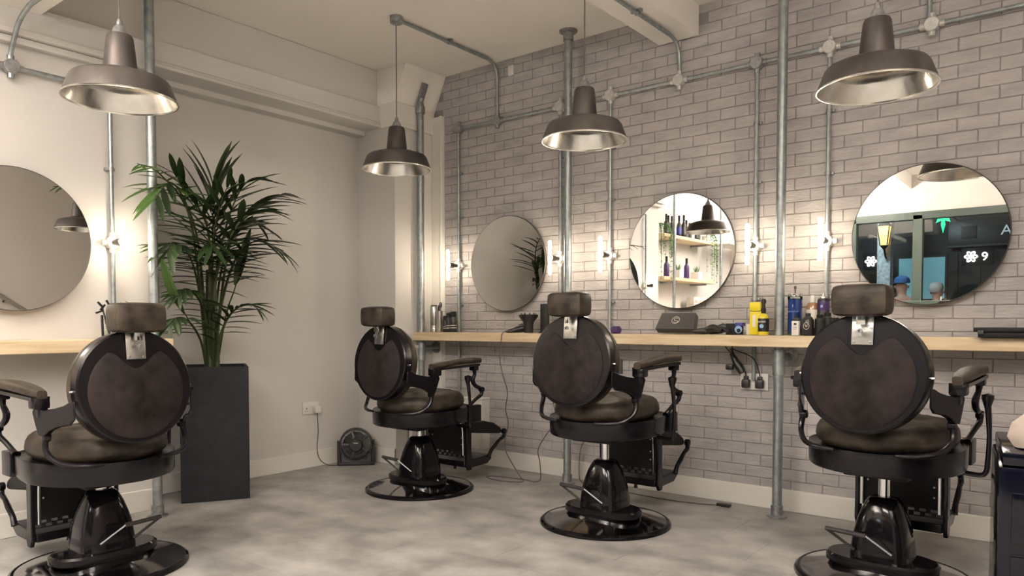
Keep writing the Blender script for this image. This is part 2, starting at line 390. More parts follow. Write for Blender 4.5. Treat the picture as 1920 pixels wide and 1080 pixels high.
# back wall (shop front) with window onto the street
WX0, WX1, WZ0, WZ1 = 0.45, 4.9, 0.55, 2.20
b = bmesh.new()
for it in (span(-.1, WX0, YB - .1, YB, 0, H), span(WX1, XR + .1, YB - .1, YB, 0, H), span(WX0, WX1, YB - .1, YB, WZ1 + .02, H), span(WX0, WX1, YB - .1, YB, 0, WZ0)):
    box(b, V(*it[0]), it[1])
struct('wall_front', b, M['wallback'], 'front wall around the shop window, seen in the right mirror', smooth=False)
b = bmesh.new()
for it in (span(WX0, WX1, YB - .08, YB + .03, 2.15, 2.235), span(WX0, WX1, YB - .08, YB + .06, 1.12, 1.22), span(WX0, WX1, YB - .08, YB + .03, .55, .63),
           span(WX0, WX0 + .09, YB - .08, YB + .03, .55, 2.2), span(WX1 - .09, WX1, YB - .08, YB + .03, .55, 2.2),
           span(2.395, 2.495, YB - .08, YB + .03, .55, 2.2), span(1.70, 1.79, YB - .08, YB + .03, .55, 2.2), span(3.42, 3.52, YB - .08, YB + .03, .55, 2.2)):
    box(b, V(*it[0]), it[1])
wf = struct('window_1', b, M['frameg'], 'dark green shop window frame', smooth=False, bevel=.004)
for x0, x1 in ((WX0 + .09, 1.70), (1.79, 2.395), (2.495, 3.42), (3.52, WX1 - .09)):
    for z0, z1 in ((.63, 1.12), (1.22, 2.15)):
        part('pane', M['glass'], wf, bxs(span(x0, x1, YB - .03, YB - .024, z0, z1)), smooth=False)

# ------------------------------------------------------------------ worktops
wt = thing('worktop', 'long pale pine worktop shelf fixed along the brick wall', 'worktop', (.405, -.0, .84))
part('plank', M['wood'], wt, bxs(span(0, XR - .41, -.245, -.042, 0, .055)), bevel=.004)
w2 = thing('worktop', 'short pine shelf below the round mirror on the left pier', 'worktop', (XP + .002, -2.0, .824))
def f(bm): pass
p = part('plank', M['wood'], w2, lambda bm: box(bm, V(0, 0, 0), (1.40, .26, .057)), bevel=.004); p.location = (.132, -.70, .028); p.rotation_euler = (0, 0, PI / 2)

# ------------------------------------------------------------------ scaffold posts
def post(x, y, top, label, flange_top=True, ztop=H):
    t = thing('steel_post', label, 'post', (x, y, 0), 0, 'galvanised scaffold posts')
    part('tube', M['galv'], t, lambda bm: lathe(bm, [(.023, .012), (.023, ztop - .012)], n=20, cap=True))
    part('floor_collar', M['galvdark'], t, lambda bm: lathe(bm, [(.048, .0005), (.048, .006), (.032, .010), (.029, .012), (.029, .055), (.0235, .057), (.0232, .012)], n=24))
    if flange_top:
        part('ceiling_flange', M['galvdark'], t, lambda bm: lathe(bm, [(.0235, ztop - .06), (.031, ztop - .058), (.031, ztop - .014), (.052, ztop - .010), (.054, ztop - .001), (.001, ztop - .001)], n=24))
    return t
pa = post(.465, -2.046, H, 'thick galvanised steel post in front of the left pier beside the palm')
pb = post(1.626, -.155, H, 'galvanised steel post with ceiling flange behind the middle barber chair')
pd = post(2.872, -.155, H, 'galvanised steel post through the worktop beside the blue disinfectant jar')
pc = post(.43, -.182, H, 'galvanised steel post at the corner pier with a swivel bracket on top', False, ztop=2.42)
def elbow(bm):
    lathe(bm, [(.0235, 2.385), (.031, 2.388), (.032, 2.425), (.024, 2.445), (.022, 2.465), (.001, 2.472)], n=16)
    box(bm, V(.022, 0, 2.520), (.014, .052, .135), rot=Matrix.Rotation(math.radians(25.5), 3, 'Y').to_euler(), bev=.004)
    tube(bm, [(0, 0, 2.45), (.014, 0, 2.49)], .016, 10)
part('swivel_bracket', M['galvdark'], pc, elbow)
def tee(parent, y):
    def f(bm):
        lathe(bm, [(.0235, .700), (.0295, .702), (.0295, .826), (.0235, .828)], n=20)
    part('shelf_collar', M['galv'], parent, f)
    def g(bm):
        tube(bm, [(0, .02, .79), (0, y - .012, .79)], .015, 12)
        lathe(bm, [(.001, y - .016), (.022, y - .016), (.024, y - .008), (.047, y - .006), (.047, y - .0005), (.001, y - .0005)], c=V(0, 0, .79), n=24, axis='Y')
    part('wall_stay', M['galvdark'], parent, g)
tee(pb, .149); tee(pd, .149)
def f(bm):
    lathe(bm, [(.0235, .700), (.0295, .702), (.0295, .826), (.0235, .828)], n=20)
part('shelf_collar', M['galv'], pc, f)
def g(bm):
    tube(bm, [(.01, .0, .79), (.028, .15, .79)], .014, 12)
    lathe(bm, [(.001, .134), (.022, .134), (.024, .142), (.042, .144), (.042, .1495), (.001, .1495)], c=V(.0, 0, .79), n=24, axis='Y')
part('wall_stay', M['galvdark'], pc, g)
def f(bm): lathe(bm, [(.0235, .69), (.0295, .692), (.0295, .812), (.0235, .814)], n=20)
part('shelf_collar', M['galv'], pa, f)

# ------------------------------------------------------------------ conduits and boxes on the brick wall
CY = -.030; CR = .0105; ZC = 2.28
JX = [.641, .985, 1.484, 1.838, 2.27, 2.702, 3.055, 3.487]
cg = thing('electrical_conduit', 'galvanised conduit run with round boxes along the top of the brick wall', 'conduit')
def run(bm):
    tube(bm, [(JX[0] + .02, CY, ZC), (XR - .02, CY, ZC)], CR, 10)
part('horizontal_run', M['galv'], cg, run)
def jb(parent, x, z, tag='junction_box', r=.031, m='jbox'):
    o = part(tag, M[m], parent, lambda bm: (lathe(bm, [(.001, -.052), (r * .92, -.052), (r, -.049), (r, -.012), (.001, -.012)], c=V(x, 0, z), n=24, axis='Y'),
        [tube(bm, [(x + dx * r * .9, CY, z + dz * r * .9), (x + dx * (r + .018), CY, z + dz * (r + .018))], .0145, 10) for dx, dz in ((1, 0), (-1, 0), (0, 1), (0, -1))],
        lathe(bm, [(.001, -.0545), (.0035, -.0545), (.0035, -.051)], c=V(x + .012, 0, z + .012), n=8, axis='Y')))
    return o
for i, x in enumerate(JX): jb(cg, x, ZC, m='galvdark' if i in (0, 1, 5) else 'jbox')
# upright drops
for x, zb in ((JX[0], .50), (JX[2], .90), (JX[3], .90), (JX[5], .66), (JX[6], .90)):
    part('upright_conduit', M['galv'], cg, lambda bm: tube(bm, [(x, CY, ZC - .03), (x, CY, zb)], CR, 10))
def clip(parent, x, z):
    part('pipe_clip', M['galvdark'], parent, lambda bm: (box(bm, V(x, -.012, z), (.046, .020, .014), bev=.003), lathe(bm, [(.0145, -.007), (.0145, .007)], c=V(x, CY, z), n=12, cap=True)))
for x in (JX[0], JX[2], JX[3], JX[5], JX[6]):
    for z in (1.98, 1.68, 1.08): clip(cg, x, z)
# risers bending over to the ceiling roses
def riser(x, yend, zc, label, parent=None, zbeam=None):
    t = thing('ceiling_conduit', label, 'conduit', (0, 0, 0), 0, 'conduits feeding the pendant lamps')
    def f(bm):
        pts = [(x, CY, ZC + .03), (x, CY, zc - .12), (x, CY - .008, zc - .07), (x, CY - .035, zc - .03), (x, CY - .09, zc - .015), (x, yend, zc - .015)]
        tube(bm, pts, CR, 10)
    part('bent_tube', M['galv'], t, f)
    part('ceiling_box', M['galvdark'], t, lambda bm: lathe(bm, [(.001, zc - .001), (.036, zc - .001), (.036, zc - .036), (.030, zc - .040), (.008, zc - .042), (.001, zc - .048)], c=V(x, yend, 0), n=24))
    part('pipe_clip', M['galvdark'], t, lambda bm: (box(bm, V(x, (yend + CY) * .52, zc - .008), (.060, .016, .012)), lathe(bm, [(.0145, -.008), (.0145, .008)], c=V(x, (yend + CY) * .52, zc - .015), n=12, axis='Y', cap=True)))
    return t
riser(.985, -.915, H, 'galvanised conduit bending from the brick wall to the far small pendant')
riser(2.27, -.949, 2.505, 'galvanised conduit under the ceiling beam feeding the centre pendant')
riser(3.476, -.999, H, 'galvanised conduit rising from the brick wall to the right pendant')
# left pier conduit
cl = thing('electrical_conduit', 'galvanised conduit with round box on the left pier above the mirror', 'conduit', (XP, 0, 0), PI / 2)
# local frame: x -> world +y, y -> world -x (wall at y=0, outwards is -y)
part('horizontal_run', M['galv'], cl, lambda bm: tube(bm, [(-3.10, CY, .885), (-3.10, CY, 2.05), (-3.099, CY, 2.066), (-3.09, CY, 2.078), (-2.19, CY, 2.078), (-2.178, CY, 2.066), (-2.177, CY, 2.05), (-2.177, CY, .885)], CR, 10))
jb(cl, -2.591, 2.078, m='galvdark'); jb(cl, -2.177, 1.345); jb(cl, -3.10, 1.345)
part('ceiling_bend', M['galv'], cl, lambda bm: tube(bm, [(-2.591, CY, 2.10), (-2.592, CY - .010, 2.14), (-2.59, CY - .035, 2.18), (-2.585, CY - .085, 2.25), (-2.575, CY - .16, 2.296), (-2.565, CY - .26, 2.313), (-2.56, CY - .95, 2.3145)], CR, 10, k=3))
part('ceiling_box', M['galvdark'], cl, lambda bm: lathe(bm, [(.001, 2.327), (.036, 2.327), (.036, 2.291), (.030, 2.287), (.008, 2.285), (.001, 2.279)], c=V(-2.56, -.957, 0), n=24))
clip(cl, -2.177, 1.70); clip(cl, -2.177, 1.02)

# white plate near ceiling
sp = thing('blank_plate', 'small white blank plate high on the brick wall', 'plate', (1.083, 0, 2.587))
part('plate', M['whitepl'], sp, bxs(span(-.022, .022, -.014, -.006, -.032, .032, .002)))
part('screw', M['silver'], sp, lambda bm: (lathe(bm, [(.001, -.0155), (.003, -.0155), (.003, -.013)], c=V(0, 0, .024), n=8, axis='Y'), lathe(bm, [(.001, -.0155), (.003, -.0155), (.003, -.013)], c=V(0, 0, -.024), n=8, axis='Y')))

# ------------------------------------------------------------------ tube lights
def tube_light(loc, rz, label):
    t = thing('tube_wall_light', label, 'wall light', loc, rz, 'glowing tube wall lights')
    part('holder', M['tubecap'], t, lambda bm: (lathe(bm, [(.001, -.053), (.0125, -.053), (.0125, -.085), (.017, -.087), (.017, -.128), (.001, -.128)], n=18, axis='Y')))
    o = part('glass_tube', M['tube'], t, lambda bm: lathe(bm, [(.001, -.103), (.007, -.102), (.0105, -.096), (.0105, .096), (.007, .102), (.001, .103)], c=V(0, -.138, 0), n=16))
    return t
tube_light((JX[0], 0, 1.350), 0, 'glowing tube wall light beside the corner pier, left of the first mirror')
tube_light((JX[2], 0, 1.352), 0, 'glowing tube wall light right beside the first brick-wall mirror')
tube_light((JX[3], 0, 1.352), 0, 'glowing tube wall light left of the middle mirror')
tube_light((JX[5], 0, 1.352), 0, 'glowing tube wall light right of the middle mirror')
tube_light((JX[6], 0, 1.352), 0, 'glowing tube wall light left of the large right mirror')
tube_light((XP, -2.177, 1.345), PI / 2, 'glowing tube wall light on the left pier beside its mirror')
tube_light((XP, -3.10, 1.345), PI / 2, 'glowing tube wall light at the far end of the left pier, outside the frame')
for x in (JX[0], JX[2], JX[3], JX[5], JX[6]): jb(cg, x, 1.352, r=.029)

# ------------------------------------------------------------------ mirrors
def mirror(loc, rz, r, label, edge='mirroredge'):
    t = thing('round_mirror', label, 'mirror', loc, rz, 'round station mirrors')
    part('backing', M[edge], t, lambda bm: lathe(bm, [(.001, -.010), (r - .03, -.010), (r - .03, -.036), (r - .001, -.036), (r + .0015, -.040), (r + .0015, -.052), (r - .001, -.0555), (r - .003, -.0545)], n=96, axis='Y'))
    part('mirror_glass', M['mirror'], t, lambda bm: lathe(bm, [(.001, -.055), (r - .0025, -.055)], n=96, axis='Y'), smooth=False)
    return t
mirror((1.083, 0, 1.343), 0, .307, 'dark-edged round mirror nearest the corner, showing a palm frond')
mirror((2.293, 0, 1.350), math.radians(-.9), .314, 'round mirror in the middle of the brick wall, reflecting bottle shelves')
mirror((3.487, 0, 1.352), 0, .314, 'round mirror at the right of the brick wall reflecting the shop window')
mirror((XP, -2.60, 1.325), PI / 2 + math.radians(.75), .316, 'round mirror on the left pier, cut by the frame edge')

# ------------------------------------------------------------------ pendant lamps
def pendant(loc, ztop, label):
    t = thing('pendant_lamp', label, 'pendant lamp', loc, random.uniform(0, 6), 'industrial pendant lamps')
    R = .1925
    part('shade', M['shade'], t, lambda bm: lathe(bm, [(R, .0), (R - .004, .012), (.168, .066), (.160, .076), (.120, .090), (.062, .104), (.058, .108), (.056, .125), (.052, .165), (.0455, .225), (.041, .234), (.030, .238), (.001, .239)], n=64))
    part('shade_lining', M['shadein'], t, lambda bm: lathe(bm, [(R - .003, .002), (.164, .062), (.156, .072), (.118, .084), (.060, .096), (.045, .10)], n=64))
    part('rim', M['shadein'], t, lambda bm: lathe(bm, [(R - .004, .003), (R - .003, -.0025), (R + .0015, -.0025), (R + .0025, .001), (R, .004)], n=64))
    part('lamp_holder', M['tubecap'], t, lambda bm: lathe(bm, [(.044, .10), (.040, .108), (.024, .110), (.022, .085), (.016, .083), (.001, .084)], n=24))
    part('cord_grip', M['galvdark'], t, lambda bm: lathe(bm, [(.030, .237), (.026, .244), (.020, .262), (.012, .270), (.010, .283), (.006, .292), (.001, .293)], n=20))
    part('cord', M['wire'], t, lambda bm: tube(bm, [(0, 0, .288), (0, 0, ztop - loc[2])], .003, 8))
    return t
pendant((1.273, -2.548, 1.768), 2.29, 'grey metal pendant lamp hanging before the left pier, cord past the post')
pendant((.978, -.912, 1.820), 2.62, 'smallest, farthest grey pendant lamp hung from the round ceiling box')
pendant((2.250, -.949, 1.780), 2.46, 'grey metal pendant lamp in the centre before the steel post')
pendant((3.476, -.999, 1.765), 2.62, 'large grey pendant lamp at upper right above the right mirror')

# ------------------------------------------------------------------ barber chairs
def superring(rx, ry0, ry1, n, pw=2.0, taper=0.0, cy=0.0):
    out = []
    for i in range(n):
        a = 2 * PI * i / n; c, s = math.cos(a), math.sin(a)
        e = 2.0 / (pw if s > 0 else 2.0)
        x = rx * math.copysign(abs(c) ** e, c); yy = (ry1 if s > 0 else ry0) * math.copysign(abs(s) ** e, s)
        if s > 0: x *= 1 - taper * (yy / ry1)
        out.append((x, yy + cy))
    return out
def disc_rings(bm, prof, r, tilt, c, n=72, egg=0.0):
    """disc whose axis is local y; prof = list of (radius_factor offset, y)"""
    rr = []; Mx = Matrix.Rotation(tilt, 3, 'X')
    for dr, yy in prof:
        ring = []
        for i in range(n):
            a = 2 * PI * i / n; rad = max(r + dr, .001)
            ring.append(c + Mx @ V(rad * math.cos(a), yy, rad * math.sin(a)))
        rr.append(ring)
    rings(bm, rr)
TILT = math.radians(-5.0)   # top leans back (towards -y)
def chair(name_label, loc, rz, lift, mirror_pedal=False):
    t = thing('barber_chair', name_label, 'barber chair', loc, rz, 'vintage barber chairs')
    z0 = lift
    # base
    part('base_plate', M['domeplate'], t, lambda bm: lathe(bm, [(.001, .062), (.10, .060), (.16, .050), (.22, .036), (.265, .025), (.290, .020)], n=72))
    part('base_rim', M['gloss'], t, lambda bm: lathe(bm, [(.290, .020), (.300, .021), (.310, .014), (.313, .004), (.312, .0005), (.001, .0005)], n=72))
    def ped(bm):
        rr = []
        for z, r, pw in ((.045, .112, 2.6), (.060, .118, 2.6), (.075, .113, 2.7), (.085, .107, 2.8), (.12, .105, 2.8), (.17, .099, 2.7), (.22, .087, 2.6), (.26, .074, 2.4), (.285, .063, 2.2), (.300, .054, 2.1), (.306, .044, 2.0)):
            ring = []
            for i in range(48):
                a = 2 * PI * i / 48; c, s = math.cos(a), math.sin(a); e = 2 / pw
                lob = 1 + .035 * math.cos(4 * a) * (-1)
                ring.append(V(r * lob * math.copysign(abs(c) ** e, c), r * lob * math.copysign(abs(s) ** e, s), z))
            rr.append(ring)
        rings(bm, rr)
    part('pedestal', M['gloss'], t, ped)
    def flange(bm):
        rr = []
        for z, k in ((.050, .96), (.056, 1.0), (.078, 1.0), (.086, .95)):
            rr.append([V(.195 * k * math.copysign(abs(math.cos(a)) ** .8, math.cos(a)), .115 * k * math.copysign(abs(math.sin(a)) ** .9, math.sin(a)) - .02, z) for a in [2 * PI * i / 40 for i in range(40)]])
        rings(bm, rr)
    part('pedestal_flange', M['gloss'], t, flange)
    part('piston', M['chrome'], t, lambda bm: lathe(bm, [(.021, .30), (.021, .40 + z0)], n=24, cap=True))
    s = -1 if mirror_pedal else 1
    def pedal(bm):
        tube(bm, [(-.165 * s, -.135, .186), (-.02 * s, -.155, .186)], .0085, 10)
        tube(bm, [(-.160 * s, -.135, .182), (-.075 * s, -.10, .115)], .0055, 8)
    part('pump_pedal', M['rubber'], t, pedal)
    part('pedal_rod', M['galv'], t, lambda bm: tube(bm, [(-.02 * s, -.155, .186), (.06 * s, -.125, .125)], .0034, 8))
    # seat frame ring
    def zt(y): return (y + .27) / .52 * .014
    def ringf(bm):
        outer = superring(.264, .268, .262, 80, 3.6, .09); inner = superring(.246, .250, .244, 80, 3.6, .09)
        rings(bm, [[V(x, y, z0 + .478 + zt(y)) for x, y in inner], [V(x, y, z0 + .486 + zt(y)) for x, y in outer],
                   [V(x * 1.004, y * 1.004, z0 + .480 + zt(y)) for x, y in outer], [V(x * 1.0, y, z0 + .412 + zt(y)) for x, y in outer], [V(x * .985, y * .985, z0 + .405 + zt(y)) for x, y in outer],
                   [V(x, y, z0 + .405 + zt(y)) for x, y in inner]])
    part('seat_frame', M['rim'], t, ringf)
    for sx in (-1, 1): part('frame_corner', M['rim'], t, lambda bm: box(bm, V(sx * .232, .212, z0 + .457), (.040, .085, .095), bev=.006))
    part('seat_deck', M['blackmat'], t, bxs(span(-.11, .11, -.13, .16, z0 + .375, z0 + .41, .008)))
    # cushion
    def cush(bm):
        rr = []
        for q, rf in ((0.0, .90), (.012, .97), (.03, 1.0), (.056, .985), (.073, .95), (.085, .89), (.094, .80), (.099, .66), (.102, .50), (.104, .34), (.105, .17), (.105, .02)):
            ring = []
            for x, y in superring(.240, .246, .232, 72, 2.9, .05):
                px, py = x * rf, y * rf; dz = 0
                if q > .06:
                    for bx, by in ((0, -.09), (0, .07), (-.10, -.01), (.10, -.01), (-.09, .12), (.09, .12), (-.09, -.14), (.09, -.14)):
                        dd = (px - bx) ** 2 + (py - by) ** 2; dz -= .018 * math.exp(-dd / .0008)
                    dz -= .0055 * (math.exp(-((px + py) % .19 - .095) ** 2 / .00012) + math.exp(-((px - py) % .19 - .095) ** 2 / .00012)) * (.5 + .5 * (rf < .85))
                ring.append(V(px, py, z0 + .483 + q + dz + zt(py)))
            rr.append(ring)
        rings(bm, rr)
    part('seat_cushion', M['leather'], t, cush)
    # back
    bc = V(0, -.306, z0 + .7625)
    part('back_shell', M['rim'], t, lambda bm: disc_rings(bm, [(-.020, -.001), (-.006, -.001), (0, .004), (.001, .012), (.001, .046), (-.003, .050), (-.012, .051)], .2055, TILT, bc))
    part('back_cushion', M['leather'], t, lambda bm: disc_rings(bm, [(-.012, .049), (.000, .053), (.006, .066), (.006, .084), (-.004, .100), (-.024, .110), (-.08, .116), (-.14, .118)], .198, TILT, bc))
    def pan(bm):
        Mx = Matrix.Rotation(TILT, 3, 'X'); cz = -.017; r = .171
        pts = []
        N = 64
        a0 = math.asin(.143 / r)
        for i in range(N + 1):     # from right shoulder clockwise round the bottom to the left shoulder
            a = a0 - (PI + 2 * a0) * i / N
            pts.append((r * math.cos(a), cz + r * math.sin(a)))
        xs = r * math.cos(a0); zs = cz + r * math.sin(a0)
        for i in range(1, 24):
            q = i / 24; x = -xs + 2 * xs * q
            tq = abs(x) / xs; z = .066 + (zs - .066) * (3 * tq * tq - 2 * tq ** 3)
            pts.append((x, z))
        pts2 = [(x * .965, (z - cz) * .965 + cz) for x, z in pts]
        rings(bm, [[bc + Mx @ V(x, .004, z) for x, z in pts], [bc + Mx @ V(x, -.0035, z) for x, z in pts], [bc + Mx @ V(x, -.008, z) for x, z in pts2]])
    part('back_panel', M['suede'], t, pan, ang=50)
    pl = part('mounting_plate', M['satin'], t, lambda bm: box(bm, bc + Matrix.Rotation(TILT, 3, 'X') @ V(0, -.007, .148), (.070, .006, .098), rot=Matrix.Rotation(TILT, 3, 'X').to_euler(), bev=.002))
    for x, z in ((-.026, .108), (.026, .108), (-.026, .188), (.026, .188)):
        part('bolt', M['galvdark'], pl, lambda bm: lathe(bm, [(.001, -.014), (.004, -.0135), (.005, -.010)], c=bc + Matrix.Rotation(TILT, 3, 'X') @ V(x, 0, z), n=12, axis='Y'))
    part('knob', M['galvdark'], pl, lambda bm: lathe(bm, [(.001, -.010), (.004, -.010), (.0045, -.017), (.009, -.017), (.009, -.009)], c=bc + V(0, -.014, .146), n=14, axis='Y'))
    # headrest
    hz = z0 + 1.012
    def head(bm): box(bm, V(0, -.312, hz), (.189, .112, .112), bev=.028)
    part('headrest', M['leather'], t, head, sub=1)
    part('headrest_bar', M['chrome'], t, bxs(span(-.014, .014, -.326, -.318, z0 + .93, z0 + .975, .001)))
    # side screws
    for sx in (-1, 1):
        for yy, zz in ((-.280, .755), (-.274, .680)):
            part('side_screw', M['chrome'], t, lambda bm: lathe(bm, [(.001, sx * .011), (.004, sx * .010), (.005, sx * .004), (.005, 0)], c=V(sx * .207, yy, z0 + zz), n=10, axis='X'))
    for sx in (-1, 1):
        def bracket(bm):
            poly = [(-.298, .722), (-.275, .720), (-.255, .708), (-.225, .698), (-.175, .690), (-.128, .700), (-.118, .680), (-.130, .640), (-.145, .598), (-.172, .598), (-.195, .618), (-.230, .632), (-.275, .640), (-.300, .660)]
            def xo(y): return .206 + max(0, (y + .285)) * .30
            rings(bm, [[V(sx * (xo(y)), y, z0 + z) for y, z in poly], [V(sx * (xo(y) + .006 + .014 * min(1, max(0, (y + .285) / .06))), y, z0 + z) for y, z in poly]])
        part('arm_bracket', M['rim'], t, bracket, ang=40, bevel=.003)
        def pad(bm):
            rr = []
            for i in range(13):
                q = i / 12; y = -.172 + .382 * q
                e = math.sin(PI * min(1, max(0, q))) ** .25 if 0 < q < 1 else .45
                cx = .262 + .012 * q; wx = .034 * (e if e > .5 else .5); zc = .747 + .022 * q + .010 * math.sin(PI * q); hh = .0175 * (.75 + .25 * e)
                ring = []
                for j in range(16):
                    a = 2 * PI * j / 16; c, s_ = math.cos(a), math.sin(a)
                    ring.append(V(sx * (cx + wx * math.copysign(abs(c) ** .6, c)), y, z0 + zc + hh * math.copysign(abs(s_) ** .6, s_) - .004))
                rr.append(ring)
            rings(bm, rr)
        part('armrest', M['leather'], t, pad, ang=60)
        def sup(bm):
            rr = []
            for z, hx, y0, y1 in ((.735, .030, -.165, .195), (.722, .029, -.165, .195)):
                rr.append([V(sx * (.264 + q[0] * hx), q[1], z0 + z + .012 * ((q[1] + .165) / .36)) for q in ((-1, y0), (1, y0), (1, y1), (-1, y1))])
            rings(bm, rr)
            box(bm, V(sx * .260, -.140, z0 + .712), (.054, .056, .040), bev=.010)
            box(bm, V(sx * .254, -.142, z0 + .682), (.034, .032, .040), bev=.008)
            box(bm, V(sx * .270, .168, z0 + .722), (.040, .042, .030), bev=.007)
        part('armrest_support', M['rim'], t, sup)
        def rear(bm):
            lathe(bm, [(.001, -.014), (.015, -.012), (.017, 0), (.015, .012), (.001, .014)], c=V(sx * .246, -.155, z0 + .592), n=14, axis='X')
            tube(bm, [(sx * .246, -.155, z0 + .60), (sx * .252, -.160, z0 + .56), (sx * .245, -.180, z0 + .525), (sx * .215, -.218, z0 + .498), (sx * .160, -.250, z0 + .489), (sx * .10, -.262, z0 + .487)], [.012, .011, .010, .010, .009, .006], 10, k=4)
        part('rear_strut', M['rim'], t, rear)
        def front(bm):
            tube(bm, [(sx * .270, .170, z0 + .715), (sx * .266, .178, z0 + .685), (sx * .258, .170, z0 + .650), (sx * .258, .195, z0 + .618), (sx * .262, .240, z0 + .600)], [.013, .010, .013, .012, .010], 10, k=4)
            lathe(bm, [(.001, -.015), (.014, -.013), (.017, 0), (.014, .013), (.001, .015)], c=V(sx * .262, .243, z0 + .594), n=14, axis='X')
            tube(bm, [(sx * .262, .243, z0 + .594), (sx * .262, .240, z0 + .565), (sx * .252, .205, z0 + .540), (sx * .242, .175, z0 + .515), (sx * .240, .150, z0 + .500)], [.012, .011, .010, .010, .012], 10, k=4)
        part('front_strut', M['rim'], t, front)
        part('footrest_rail', M['rim'], t, lambda bm: prism(bm, [(.215, z0 + .405), (.262, z0 + .405), (.262, z0 + .22), (.272, z0 + .135), (.262, z0 + .108), (.235, z0 + .108), (.218, z0 + .14), (.222, z0 + .25)], sx * .152, sx * .168, 'YZ'), bevel=.003)
        part('stay_rod', M['chrome'], t, lambda bm: tube(bm, [(sx * .125, .17, z0 + .41), (sx * .138, .20, z0 + .385), (sx * .140, .212, z0 + .34), (sx * .140, .216, z0 + .20)], .0065, 8, k=3))
        def scroll(bm):
            tube(bm, [(sx * .15, .440, z0 + .160), (sx * .15, .462, z0 + .195), (sx * .15, .505, z0 + .225), (sx * .148, .545, z0 + .252), (sx * .145, .590, z0 + .268), (sx * .142, .600, z0 + .295)], [.014, .011, .012, .010, .012, .010], 10, k=4)
            lathe(bm, [(.001, -.012), (.017, -.010), (.019, 0), (.017, .010), (.001, .012)], c=V(sx * .142, .598, z0 + .300), n=14, axis='X')
        part('footrest_scroll', M['rim'], t, scroll)
    def calf(bm):
        prism(bm, [(.265, z0 + .325), (.275, z0 + .385), (.44, z0 + .378), (.52, z0 + .360), (.585, z0 + .325), (.600, z0 + .300), (.585, z0 + .285), (.42, z0 + .305)], -.128, .128, 'YZ')
    part('calf_pad', M['blackmat'], t, calf, bevel=.010)
    def fp(bm):
        prism(bm, [(.215, z0 + .128), (.222, z0 + .160), (.34, z0 + .168), (.455, z0 + .176), (.470, z0 + .150), (.43, z0 + .122), (.30, z0 + .118)], -.150, .150, 'YZ')
    part('footplate', M['rim'], t, fp, bevel=.004)
    def lattice(bm):
        box(bm, V(0, .232, z0 + .305), (.300, .010, .165))
        for r_ in range(3): box(bm, V(0, .232, z0 + .214 - r_ * .016), (.300, .006, .004))
        for r_ in range(2):
            for i in range(8):
                box(bm, V(-.140 + i * .040 + (.02 if r_ else 0), .232, z0 + .206 - r_ * .016), (.017, .006, .014))
        box(bm, V(0, .232, z0 + .218), (.300, .008, .012))
    part('slotted_panel', M['blackmat'], t, lattice, smooth=False)
    part('panel_screw', M['satin'], t, lambda bm: [lathe(bm, [(.001, .224), (.004, .225), (.004, .228)], c=V(x, 0, z0 + z), n=8, axis='Y') for x, z in ((-.12, .36), (.12, .36), (.12, .30), (-.12, .30), (.12, .26))])
    part('rubber_foot', M['rubber'], t, lambda bm: lathe(bm, [(.009, .120), (.009, .098), (.011, .092), (.001, .091)], c=V(0, .30, z0), n=12))
    def lever(bm):
        tube(bm, [(.20, .10, z0 + .398), (.285, .095, z0 + .392), (.308, .088, z0 + .405), (.314, .084, z0 + .44), (.318, .078, z0 + .54), (.313, .070, z0 + .64)], [.009, .009, .009, .009, .008, .011], 10, k=4)
        lathe(bm, [(.008, .630), (.012, .645), (.020, .672), (.020, .682), (.001, .688)], c=V(.312, .069, z0), n=14)
    part('recline_lever', M['rim'], t, lever)
    return t
chair('brown leather barber chair at the far left, facing the left pier mirror', (1.055, -2.555, 0), math.radians(90.8), -.038, True)
chair('brown leather barber chair nearest the corner, beside the floor fan', (1.037, -.801, 0), 0, -.021)
chair('brown leather barber chair in the middle of the room, hairdryer beyond it', (2.262, -.773, 0), 0, .025)
chair('brown leather barber chair at the right, seen almost squarely from behind', (3.484, -.794, 0), math.radians(-2.9), .019)

